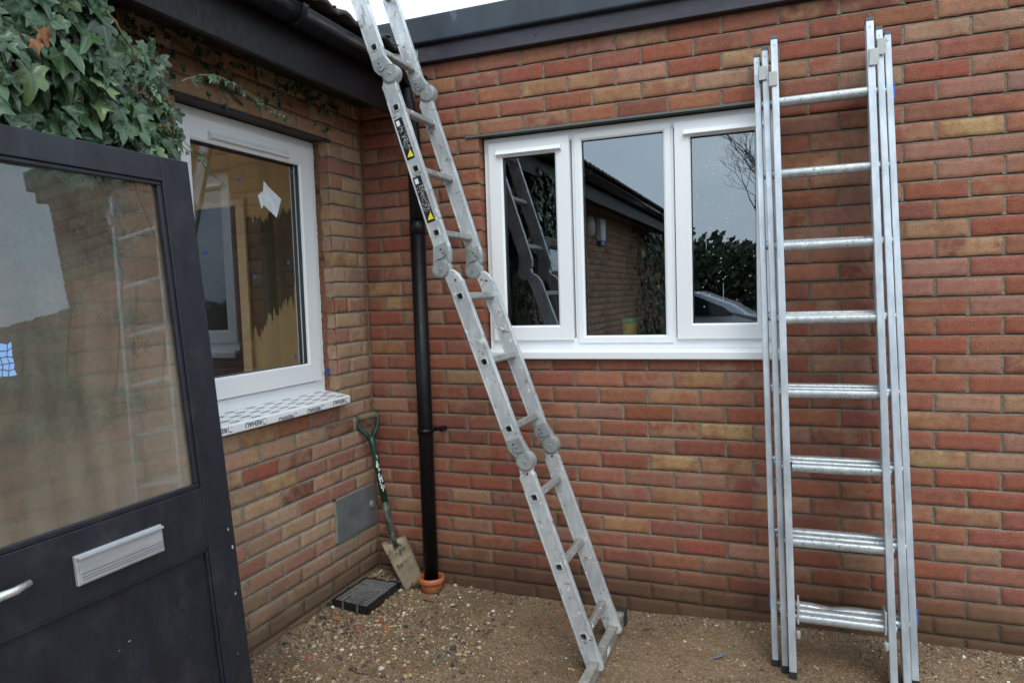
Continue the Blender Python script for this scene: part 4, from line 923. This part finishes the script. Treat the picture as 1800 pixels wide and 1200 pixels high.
# ------------------------------------------------------------------ three-section extension ladder
XL=meta(empty('extension_ladder',(2.2,-.36,0)),'closed three-section aluminium extension ladder standing upright at right','ladder')
offx=Vector((2.2,-.36,0)); inx=Matrix.Translation(-offx)
# per section: (front face y bottom, y top), left stile x edges bottom/top, right stile, z bottom/top
def px(x,y,z): return inx@Vector((x,y,z))
SE=[ # name, yb, yt, left(xb0,xb1,xt0,xt1), right(...), zb, ztL
 ('rear',-.325,-.085,(1.9771,2.0011,1.9205,1.9446),(2.4564,2.4802,2.3882,2.4117),.016,2.420),
 ('mid',-.360,-.120,(2.0134,2.0369,1.9523,1.9768),(2.4248,2.4513,2.3559,2.3798),.016,2.432),
 ('front',-.395,-.155,(2.0391,2.0661,1.9862,2.0119),(2.3783,2.4038,2.320,2.3464),.014,2.458)]
def stx(e,yb,yt,zb,zt,name='stile',mt=ALX,depth=.062):
    m=MB(); xb0,xb1,xt0,xt1=e
    vs=[px(xb0,yb,zb),px(xb1,yb,zb),px(xb1,yb+depth,zb),px(xb0,yb+depth,zb),px(xt0,yt,zt),px(xt1,yt,zt),px(xt1,yt+depth,zt),px(xt0,yt+depth,zt)]
    m.add(vs,[(0,3,2,1),(4,5,6,7),(0,1,5,4),(1,2,6,5),(2,3,7,6),(3,0,4,7)]); return m
def lerp4(e,t): return (e[0]+(e[2]-e[0])*t,e[1]+(e[3]-e[1])*t)
for si,(nm,yb,yt,Le,Re,zb,zt) in enumerate(SE):
    for e in (Le,Re):
        zt=zt+(.014 if e is Re else 0)
        stx(e,yb,yt,zb+.02,zt-.012).build('stile',ALX,XL,.003,2)
        # end caps
        t0=(zt-.012-zb)/(zt-zb)
        x0,x1=lerp4(e,1.0); g_=.0008
        m=MB(); vs=[px(x0-g_,yt-g_,zt-.014),px(x1+g_,yt-g_,zt-.014),px(x1+g_,yt+.062+g_,zt-.014),px(x0-g_,yt+.062+g_,zt-.014),px(x0,yt,zt),px(x1,yt,zt),px(x1,yt+.062,zt),px(x0,yt+.062,zt)]
        m.add(vs,[(0,3,2,1),(4,5,6,7),(0,1,5,4),(1,2,6,5),(2,3,7,6),(3,0,4,7)]); m.build('end_cap',CAPG,XL,.002)
        x0,x1=lerp4(e,0.0)
        m=MB(); vs=[px(x0-g_,yb-g_,zb-.004),px(x1+g_,yb-g_,zb-.004),px(x1+g_,yb+.062,zb-.004),px(x0-g_,yb+.062,zb-.004),px(x0-g_,yb-g_,zb+.024),px(x1+g_,yb-g_,zb+.024),px(x1+g_,yb+.062,zb+.024),px(x0-g_,yb+.062,zb+.024)]
        m.add(vs,[(0,3,2,1),(4,5,6,7),(0,1,5,4),(1,2,6,5),(2,3,7,6),(3,0,4,7)]); m.build('rubber_foot',RUB,XL,.002)
        # rivets near both ends
        m=MB()
        for tt,zz in ((.022,zb+.052),(.985,zt-.035)):
            xa,xb_=lerp4(e,(zz-zb)/(zt-zb)); yy=yb+(yt-yb)*(zz-zb)/(zt-zb)
            m.tube([px((xa+xb_)/2,yy-.0015,zz),px((xa+xb_)/2,yy+.002,zz)],.0028,8)
        m.build('rivet',WHT if zb<0 else ZINC,XL)
    for k in range(8):
        z=2.202-.2817*k+(.013,.006,0)[si]
        t=(z-zb)/(zt-zb); y=yb+(yt-yb)*t+.031
        xo=.001 if si==0 else .006; xa=lerp4(Le,t)[0]-xo; xb_=lerp4(Re,t)[1]+xo
        # D-shaped rung: flat tread on top, rounded front
        prof=[(a_*1.25,b_*1.15) for a_,b_ in [(-.015,-.004),(-.0145,.009),(-.010,.0145),(.010,.0145),(.0145,.010),(.0155,-.002),(.012,-.010),(.004,-.0145),(-.005,-.0145),(-.012,-.010)]]
        m=MB(); n=len(prof); i0,i1=lerp4(Le,t)[1],lerp4(Re,t)[0]
        nn=14; vs=[];fs=[]
        for j in range(nn+1):
            x=i0-.02+(i1-i0+.04)*j/nn; sag=0
            if si==0 and k==7: sag=-.010*math.exp(-((j/nn-.42)/.10)**2)
            for (a_,b_) in prof: vs.append(px(x,y+a_,z+b_+(sag if b_<.0 or True else 0)))
        for j in range(nn):
            for q in range(n): q2=(q+1)%n; fs.append((j*n+q,(j+1)*n+q,(j+1)*n+q2,j*n+q2))
        m.add(vs,fs,None,True)
        m.tube([px(xa,y,z),px(lerp4(Le,t)[0]+.002,y,z)],.011,12); m.tube([px(lerp4(Re,t)[1]-.002,y,z),px(xb_,y,z)],.011,12)
        fixn(m.build('rung',ALXR,XL))
# guide brackets near the top
BRK=simple('grey_guide_bracket',(.42,.43,.42,1),.45,.3,.1,30)
for (x0,x1,z0,z1,y) in ((1.941,1.972,2.300,2.352,-.142),(1.978,2.010,2.262,2.316,-.180),(2.328,2.362,2.290,2.350,-.180),(2.358,2.390,2.335,2.395,-.142)):
    m=MB(); m.box((x0,y,z0),(x1,y+.004,z1),inx); m.box((x0,y,z0),(x0+.003,y+.05,z1),inx); m.build('guide_bracket',BRK,XL,.0012)
# lower guide plates and stop knobs
for (x,s) in ((2.072,1),(2.366,-1)):
    m=MB(); m.box((x-.004,-.372,.215),(x+.004,-.300,.300),inx); m.build('guide_plate',BRK,XL,.002)
    m=MB(); m.tube([px(x,-.385,.168),px(x,-.385,.195)],.008,12); m.build('stop_knob',BRK,XL,.001)
# blue clips on the outer stile sides, screws
for (x,y,z) in ((1.9700,-.285,.262),(2.4760,-.290,.262),(2.4200,-.095,2.205)):
    m=MB(); m.box((x-.003,y-.010,z-.030),(x+.003,y+.010,z+.030),inx); m.build('blue_clip',BLUEC,XL,.003)
m=MB(); m.tube([px(1.998,-.326,.748),px(2.014,-.333,.748)],.0022,6); m.tube([px(2.020,-.352,.728),px(2.036,-.358,.728)],.0022,6); m.build('loose_pin',ZINC,XL)
for (x,y,z,pts) in ((2.046,-.3167,.800,[(0,.012),(.006,.026),(.010,.022),(.007,.004),(.011,-.010),(.004,-.014),(-.004,-.008),(-.003,.008)]),(2.052,-.3769,.197,[(-.004,.006),(.006,.004),(.012,-.003),(.008,-.004),(-.001,.001)])):
    m=MB(); m.add([px(x+p,y-.0006,z+q) for p,q in pts],[tuple(range(len(pts)))]); m.build('paint_chip',INK,XL)
# ------------------------------------------------------------------ old front door leaning in front of the house wall
TL=math.atan(.0843679); cs=math.cos(TL)
DR=meta(empty('old_door',(.5796,-1.556,0),(0,-TL,0)),'dark painted half-glazed front door with letterplate leaning back at left','door')
zc=lambda z:z/cs; H=zc(1.903); TH=.044; Wd=.82
def dbox(m,y0,y1,z0,z1,x0=-TH,x1=0): m.box((x0,y0,z0),(x1,y1,z1))
m=MB(); dbox(m,-.100,0,.02,H); m.build('stile',DOORP,DR,.002)
m=MB(); dbox(m,-Wd,-Wd+.095,.02,H); m.build('stile',DOORP,DR,.002)
m=MB(); dbox(m,-Wd+.095,-.100,zc(1.834),H,-TH,-.0004); m.build('top_rail',DOORP,DR,.002)
m=MB(); dbox(m,-Wd+.095,-.100,zc(.80),zc(.972),-TH,-.0004); m.build('middle_rail',DOORP,DR,.002)
m=MB(); dbox(m,-Wd+.095,-.100,.02,.20,-TH,-.0004); m.build('bottom_rail',DOORP,DR,.002)
m=MB(); dbox(m,-Wd+.095,-.0995,.195,zc(.805),-.034,-.014); 
m.build('lower_panel',DOORP,DR)
m=MB(); 
for (y0,y1,z0,z1) in ((-Wd+.095,-.1,zc(.972),zc(.972)+.014),(-Wd+.095,-.1,zc(1.834)-.012,zc(1.834)),(-.114,-.1,zc(.972)+.014,zc(1.834)-.012),(-Wd+.095,-Wd+.109,zc(.972)+.014,zc(1.834)-.012)):
    m.box((-.018,y0,z0),(-.005,y1,z1))
m.build('glazing_bead',DOORP,DR,.003)
m=MB(); 
for (y0,y1,z0,z1) in ((-Wd+.095,-.1,zc(.80)-.010,zc(.80)),(-.108,-.1,.2,zc(.80)-.010)):
    m.box((-.016,y0,z0),(-.004,y1,z1))
m.build('panel_moulding',DOORP,DR,.003)
m=MB(); m.add([(-.020,-Wd+.09,zc(.97)),(-.020,-.098,zc(.97)),(-.020,-.098,zc(1.836)),(-.020,-Wd+.09,zc(1.836))],[(0,1,2,3)]); m.build('door_glass',DGLASS,DR,label='dirty clear glass streaked with grime')
# letterplate
m=MB(); y0,y1,z0,z1=-.497,-.254,zc(.846),zc(.917)
m.box((.0002,y0,z0),(.010,y1,z1)); lp=m.build('letterplate',STEEL,DR,.002)
m=MB(); m.box((.0095,y0+.006,z0+.004),(.0145,y1-.006,z1-.012)); m.box((.0095,y0+.002,z1-.011),(.020,y1-.002,z1-.004)); m.build('flap',STEEL,lp,.0015)
m=MB()
for q in (.012,.018,.026): m.box((.0143,y0+.008,z0+q),(.0155,y1-.008,z0+q+.0016))
m.build('groove_line',simple('letterplate_shadow_line',(.2,.21,.23,1),.4,.5),lp)  # raised grey strips drawn as shadow lines, no groove is cut
m=MB(); m.tube([(.0,-.735,zc(.905)),(.045,-.735,zc(.905)),(.052,-.725,zc(.905)),(.050,-.66,zc(.904)),(.046,-.625,zc(.908))],[.010,.010,.0105,.009,.007],12); m.build('lever_handle',simple('polished_handle',(.7,.7,.7,1),.25,.7),DR)
m=MB(); m.box((.0002,-.76,zc(.80)),(.006,-.715,zc(.97))); m.build('handle_plate',simple('polished_plate',(.6,.6,.6,1),.3,.7),DR,.002)
# sticker remains on the glass: cracked pale blue
m=MB(); rg=random.Random(5); cy0,cz0=-.552,zc(1.342)
nyk,nzk=5,5; gyy=[[0]*(nzk+1) for _ in range(nyk+1)]
P2=[[(cy0-.075+.075*i/nyk+rg.uniform(-.004,.004),cz0+.078*j/nzk+rg.uniform(-.004,.004)) for j in range(nzk+1)] for i in range(nyk+1)]
for i in range(nyk):
    for j in range(nzk):
        q=[P2[i][j],P2[i+1][j],P2[i+1][j+1],P2[i][j+1]]; cy_=sum(p[0] for p in q)/4; cz_=sum(p[1] for p in q)/4
        m.add([(-.0192,cy_+(p[0]-cy_)*.86,cz_+(p[1]-cz_)*.84) for p in q],[(0,1,2,3)])
m.build('sticker_remains',simple('pale_blue_sticker',(.25,.42,.75,1),.6),DR)
# flakes of bare wood on the paint
m=MB()
for (y,z,w,h) in ((-.022,.83,.003,.009),(-.014,.775,.004,.012),(-.025,.64,.003,.009),(-.045,.47,.0015,.004),(-.37,.66,.004,.003),(-.40,.65,.002,.002)):
    xx=.0006 if y>-.1 else -.0133
    pts=[(w*math.cos(t)*(1+.3*math.sin(3*t)),h/2*math.sin(t)) for t in [k*6.283/8 for k in range(8)]]
    m.add([(xx,y+p,z+q) for p,q in pts],[tuple(range(8))])
m.build('paint_flake',simple('bare_cream',(.38,.34,.26,1),.7),DR)
# ------------------------------------------------------------------ ivy
IVY=meta(empty('ivy_plant',(.2,-1.7,1.5)),'dense green ivy hanging from the eave above the leaning door','ivy')
ivo=Vector((.2,-1.7,1.5))
LP=[(0,0),(-.10,-.07),(-.27,-.10),(-.40,-.02),(-.36,.12),(-.30,.22),(-.43,.34),(-.48,.50),(-.34,.52),(-.20,.55),(-.12,.78),(0,1.0)]
OUT=LP+[(-x,y) for x,y in LP[1:-1]][::-1]
def add_leaf(V,F,UV,CA,pos,size,nrm,tipdir,col,shape=None):
    nrm=nrm.normalized(); t=(tipdir-nrm*tipdir.dot(nrm)).normalized(); s_=t.cross(nrm)
    n=len(V); fold=random.uniform(-.05,.5); droop=random.uniform(-.1,.5); wx=random.uniform(.8,1.1); jag=[random.uniform(.9,1.1) for _ in OUT]
    wave=random.uniform(0,6)
    def P(x,y): 
        z=abs(x)*fold-droop*y*y+.055*math.sin(8*x+5*y+wave)+.03*math.sin(19*x-11*y+wave*2)
        return pos+(s_*x*wx+t*y+nrm*z)*size
    for rr in (.5,1.0):
        for (x,y),jj in zip(OUT,jag):
            cx_,cy_=0,.28; xx=cx_+(x*jj-cx_)*rr; yy=cy_+(y*jj-cy_)*rr; V.append(P(xx,yy)); UV.append((xx,yy)); CA.extend(col)
    V.append(P(0,.28)); UV.append((0,.28)); CA.extend(col); m_=len(OUT)
    for i in range(m_):
        j=(i+1)%m_; F.append((n+2*m_,n+i,n+j)); F.append((n+i,n+m_+i,n+m_+j,n+j))
def leaf_obj(name,leaves,parent,mt,origin):
    V=[];F=[];UV=[];CA=[]
    for a in leaves: add_leaf(V,F,UV,CA,*a)
    me=bpy.data.meshes.new(name); me.from_pydata([tuple(v-origin) for v in V],[],F); me.materials.append(mt)
    uvl=me.uv_layers.new(name='UVMap'); li=[0]*len(me.loops); me.loops.foreach_get('vertex_index',li); flat=[]
    for i in li: flat.extend(UV[i])
    uvl.data.foreach_set('uv',flat)
    at=me.attributes.new('ca','FLOAT_COLOR','POINT'); at.data.foreach_set('color',CA)
    me.polygons.foreach_set('use_smooth',[True]*len(F)); return link(bpy.data.objects.new(name,me),parent)
def lcol():
    t=random.random(); k=random.uniform(.7,1.25)
    c=(.030,.068,.032) if t<.55 else (.048,.098,.042) if t<.88 else (.095,.15,.055) if t<.95 else (.02,.045,.025)
    return (c[0]*k,c[1]*k,c[2]*k,1)
def inpoly(y,z,P):
    c=False; n=len(P)
    for i in range(n):
        a,b_=P[i],P[(i+1)%n]
        if (a[1]>z)!=(b_[1]>z) and y<(b_[0]-a[0])*(z-a[1])/(b_[1]-a[1])+a[0]: c=not c
    return c
rl=random.Random(11); LV=[]
POLY=[(-2.6,2.50),(-1.80,2.42),(-1.66,2.33),(-1.56,2.29),(-1.44,2.26),(-1.37,2.18),(-1.34,2.08),(-1.38,1.98),(-1.45,1.92),(-1.55,1.88),(-1.75,1.84),(-2.6,1.82)]
n=0
while n<1650:
    y=rl.uniform(-2.6,-1.33); z=rl.uniform(1.80,2.5)
    if not inpoly(y,z,POLY): continue
    dpt=rl.random()
    bulge=.30+.06*noise.noise(Vector((y*6,z*6,0))) - max(0,(y+1.62))*.35
    x=.06+(bulge-.06)*(dpt**.55)
    if z>2.36: x+=.04*(1-dpt)
    size=(.032+.058*rl.random()**.8)*(1.08 if y<-1.6 else .78)
    nn=Vector((1.0,rl.uniform(-.5,.25),rl.uniform(-.15,.85))); tip=Vector((rl.uniform(-.2,.5),rl.uniform(-.65,.65),-1))
    LV.append((Vector((x,y,z)),size,nn,tip,lcol())); n+=1
# ivy on the wall behind the door glass
n=0
while n<380:
    y=rl.uniform(-2.5,-1.52); z=rl.uniform(1.15,1.85)
    if noise.noise(Vector((y*4,z*4,3)))<-.02 and z<1.6: continue
    LV.append((Vector((rl.uniform(.02,.16),y,z)),rl.uniform(.04,.075),Vector((1,rl.uniform(-.4,.4),rl.uniform(0,.8))),Vector((.1,rl.uniform(-.7,.7),-1)),lcol())); n+=1
# small dark leaves creeping along under the soffit
n=0
while n<220:
    y=-1.65+1.5*rl.random()**1.15; h=.10+.10*(-y-.1)/1.5
    z=2.46-abs(rl.gauss(0,1))*h*.55
    if z<2.26 or y>-.2: continue
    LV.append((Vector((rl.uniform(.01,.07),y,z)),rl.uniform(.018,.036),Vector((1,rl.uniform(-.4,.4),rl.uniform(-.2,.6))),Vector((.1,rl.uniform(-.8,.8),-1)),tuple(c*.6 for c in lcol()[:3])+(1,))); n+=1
# ivy further along the wall and up to the eave, only seen reflected
n=0
while n<700:
    y=rl.uniform(-10.4,-6.2); z=rl.uniform(.1,2.45)
    if y>-6.5-.9*(z-1)*.3 and rl.random()<.6: continue
    LV.append((Vector((rl.uniform(.03,.3),y,z)),rl.uniform(.09,.15),Vector((1,rl.uniform(-.5,.5),rl.uniform(-.1,.7))),Vector((.1,rl.uniform(-.8,.8),-1)),lcol())); n+=1
ST=MB(); stv=Matrix.Translation(-ivo)
def runner(pts,r,lsize,nl,rngl,mt=None,prob=1):
    pts=[Vector(p) for p in pts]; P=[]
    for i in range(len(pts)-1):
        for k in range(6): P.append(pts[i].lerp(pts[i+1],k/6)+Vector((rl.uniform(-1,1),rl.uniform(-1,1),rl.uniform(-1,1)))*.003)
    P.append(pts[-1]); ST.tube([stv@p for p in P],[r*(1-.6*i/len(P)) for i in range(len(P))],6)
    for k in range(nl):
        i=rl.randrange(len(P)); p=P[i]; o_=Vector((rl.uniform(-.2,1),rl.uniform(-1,1),rl.uniform(-1,.4)))*.012
        LV.append((p+o_,lsize*rl.uniform(.6,1.15)*(1-.4*i/len(P)),Vector((1,rl.uniform(-.8,.4),rl.uniform(-.1,.9))),Vector((.2,rl.uniform(-.9,.9),-1)),lcol()))
runner([(.26,-1.41,2.19),(.25,-1.33,2.235),(.24,-1.245,2.262),(.23,-1.14,2.262),(.22,-1.02,2.235),(.21,-.90,2.222),(.20,-.845,2.222)],.0042,.032,26,None)
runner([(.31,-1.70,2.30),(.31,-1.66,2.26),(.30,-1.605,2.198),(.30,-1.59,2.146),(.30,-1.53,2.11),(.28,-1.47,2.085)],.0045,.05,16,None)
runner([(.24,-1.46,2.05),(.22,-1.38,2.0),(.18,-1.27,1.985),(.15,-1.18,1.945),(.12,-1.10,1.93)],.0018,.020,12,None)
runner([(.2,-1.42,2.06),(.17,-1.32,2.03),(.15,-1.24,2.01),(.13,-1.17,1.975)],.0016,.020,12,None)
runner([(.2,-1.40,2.13),(.19,-1.375,2.06),(.19,-1.36,2.0)],.0016,.022,7,None)
runner([(.3,-1.62,2.0),(.3,-1.60,1.95),(.29,-1.62,1.9)],.002,.03,4,None)
leaf_obj('foliage',LV,IVY,LEAF,ivo)
ST.build('stem',STEM,IVY)
m=MB(); 
for i in range(9):
    y=-.9-rl.random()*1.5; pts=[(.02,y,1.2),(.03,y+.05,1.6),(.025,y+rl.uniform(-.1,.1),1.95),(.03,y+rl.uniform(-.2,.2),2.3),(.03,y+rl.uniform(-.3,.3),2.45)]
    if y>-1.2: pts=[(.012,y+.3,2.28),(.015,y+.15,2.36),(.02,y,2.42),(.02,y-.1,2.45)]
    m.tube([stv@Vector(p) for p in pts],.004,6)
m.build('woody_stem',STEMB,IVY)
dl=[(Vector((.385,-1.95,2.155)),.045,Vector((1,-.3,.3)),Vector((.1,.3,-1)),(.3,.12,.04,1)),(Vector((.39,-1.935,2.165)),.036,Vector((.6,.7,.3)),Vector((.1,-.3,-1)),(.35,.18,.08,1)),(Vector((.38,-1.96,2.13)),.036,Vector((.6,-.7,.3)),Vector((.1,.1,-1)),(.2,.08,.03,1))]
leaf_obj('dead_leaf',dl,IVY,DEAD,ivo)
# ------------------------------------------------------------------ what the panes reflect: hedge, trees, car on the far side
def bush(name,x0,x1,y0,y1,h,n,label,size,cat='hedge',mtl=None,seed=1):
    rg=random.Random(seed); cx_,cy_=(x0+x1)/2,(y0+y1)/2; o0=Vector((cx_,cy_,0)); V=[];F=[];CA=[]
    for i in range(n):
        x=rg.uniform(x0,x1); y=rg.uniform(y0,y1); top=h*(1+.16*noise.noise(Vector((x*.9,y*.9,seed)))+.06*noise.noise(Vector((x*4,y*4,seed))))
        z=top*rg.random()**.6
        s=size*rg.uniform(.5,1.2); a=Vector((rg.uniform(-1,1),rg.uniform(-1,1),rg.uniform(-1,1))).normalized(); c=a.orthogonal().normalized(); e=a.cross(c); k=len(V); p=Vector((x,y,z))-o0
        V.extend([tuple(p+c*s),tuple(p+e*s*.5),tuple(p-c*s),tuple(p-e*s*.5)]); F.append((k,k+1,k+2,k+3)); q=rg.uniform(.5,1.2); cc=(.07*q,.10*q,.05*q,1)
        for _ in range(4): CA.extend(cc)
    me=bpy.data.meshes.new(name); me.from_pydata(V,[],F); at=me.attributes.new('ca','FLOAT_COLOR','POINT'); at.data.foreach_set('color',CA); me.materials.append(mtl)
    ob=link(bpy.data.objects.new(name,me)); ob.location=o0; return meta(ob,label,cat)
hm,nt,bs,_=mat('hedge_leaves'); a_=nd(nt,'ShaderNodeAttribute',attribute_name='ca'); nt.links.new(a_.outputs['Color'],bs.inputs['Base Color']); bs.inputs['Roughness'].default_value=.7
bush('hedge',-4,9,-14.5,-12.5,2.5,26000,'tall dark hedge behind the viewer, seen only as a reflection in the right pane',.12,'hedge',hm,1)
bush('hedge',9,10.5,-13,3,1.5,12000,'low dark hedge opposite the house, seen only as a reflection in the door glass',.11,'hedge',hm,2)
def tree(x,y,h,seed,label):
    rg=random.Random(seed); T=meta(empty('bare_tree',(x,y,0)),label,'tree'); m=MB(); tw=MB()
    def br(p,d,l,r,dep):
        if dep==0 or r<.002: return
        q=p+d*l; mid=p.lerp(q,.5)+Vector((rg.uniform(-1,1),rg.uniform(-1,1),0))*l*.06
        (m if dep>3 else tw).tube([tuple(p),tuple(mid),tuple(q)],[r,r*.85,r*.7],5 if dep>2 else 3,False)
        for k in range(rg.choice((2,3,3))):
            nd_=(d+Vector((rg.uniform(-1,1),rg.uniform(-1,1),rg.uniform(-.3,.7)))*.75).normalized(); br(q,nd_,l*rg.uniform(.62,.85),r*.62,dep-1)
    br(Vector((0,0,0)),Vector((0,0,1)),h*.26,h*.012,8); m.build('trunk',STEMB,T); tw.build('crown',STEMB,T)
tree(1.3,-27,9.5,4,'bare winter tree beyond the hedge, faintly mirrored at the top of the right pane'); tree(5.2,-24,9,8,'taller bare winter tree further right beyond the hedge')
m=MB()
for i in range(46): m.box((4.5+i*.152,3.0,.05),(4.5+i*.152+.148,3.02,2.62+.01*math.sin(i*2.3)))
m.box((4.4,3.02,.6),(11.6,3.07,.7)); m.box((4.4,3.02,2.1),(11.6,3.07,2.2))
fo=m.build('timber_fence',simple('fence_brown',(.10,.06,.035,1),.8)); meta(fo,'tall brown boarded fence beyond the right end of the wall, out of direct view','fence')
# silver car
CAR=meta(empty('parked_car',(.15,-11.0,0)),'silver hatchback parked behind the viewer, mirrored low in the right pane','car')
SILV=simple('silver_car_paint',(.62,.67,.74,1),.2,.25,.03,3,0); CG=glass_mat('car_glass',6,(.15,.16,.17,1)); TYRE=simple('tyre',(.015,.015,.015,1),.8)
prof=[(-2.0,.35),(-2.05,.62),(-1.95,.90),(-1.62,1.02),(-1.10,1.36),(-.55,1.46),(.30,1.45),(.95,1.20),(1.22,1.02),(1.80,.92),(2.10,.72),(2.12,.42),(1.95,.30),(1.70,.28),(1.62,.5),(1.35,.62),(1.08,.5),(1.0,.26),(-.95,.26),(-1.03,.5),(-1.30,.62),(-1.57,.5),(-1.65,.28)]
m=MB(); secs=[(-.86,.93,.55),(-.80,1,1),(-.55,1,1.02),(.55,1,1.02),(.80,1,1),(.86,.93,.55)]
ns=len(prof)
vs=[];fs=[]
for (yy,sx_,kk) in ((-.88,.97,0),(-.84,1,0),(.84,1,0),(.88,.97,0)):
    for (x,z) in prof:
        tz=max(0,(z-.95)/.5); vs.append((x*sx_,yy*(1-.18*tz),z if abs(yy)<.86 else .3+(z-.3)*.985))
for s_ in range(3):
    for i in range(ns): j=(i+1)%ns; fs.append((s_*ns+i,s_*ns+j,(s_+1)*ns+j,(s_+1)*ns+i))
fs+= [tuple(range(ns)),tuple(range(3*ns,4*ns))[::-1]]
m.add(vs,fs); body=fixn(m.build('body',SILV,CAR,.03,3))
for sgn in (-1,1):
    for pts in ([(-1.38,1.0),(-1.02,1.30),(-.56,1.38),(-.34,1.38),(-.34,1.0)],[(-.26,1.0),(-.26,1.385),(.26,1.37),(.78,1.15),(.96,1.0)]):
        m=MB(); n=len(pts); vs=[]
        for o_ in (0,.012):
            for (x,z) in pts: vs.append((x,sgn*(.872+o_-.18*.87*max(0,(z-.95)/.5)),z))
        m.add(vs,[tuple(range(n)),tuple(range(n,2*n))[::-1]]+[(i,(i+1)%n,n+(i+1)%n,n+i) for i in range(n)]); fixn(m.build('side_window',simple('tinted_glass',(.02,.025,.03,1),.05),CAR))
for (x,y) in ((-1.3,-.80),(-1.3,.80),(1.35,-.80),(1.35,.80)):
    s_=1 if y>0 else -1
    Mw=Matrix(((1,0,0,x),(0,0,s_,y-s_*.1),(0,1,0,.31),(0,0,0,1)))
    m=MB(); m.lathe([(.19,.0),(.30,.0),(.315,.03),(.315,.15),(.30,.185),(.20,.185),(.19,.17)],28,Mw); w=m.build('wheel',TYRE,CAR)
    m=MB(); m.lathe([(.195,.165),(.19,.15),(.06,.16),(.0,.17)],20,Mw); m.build('rim',SILV,w)
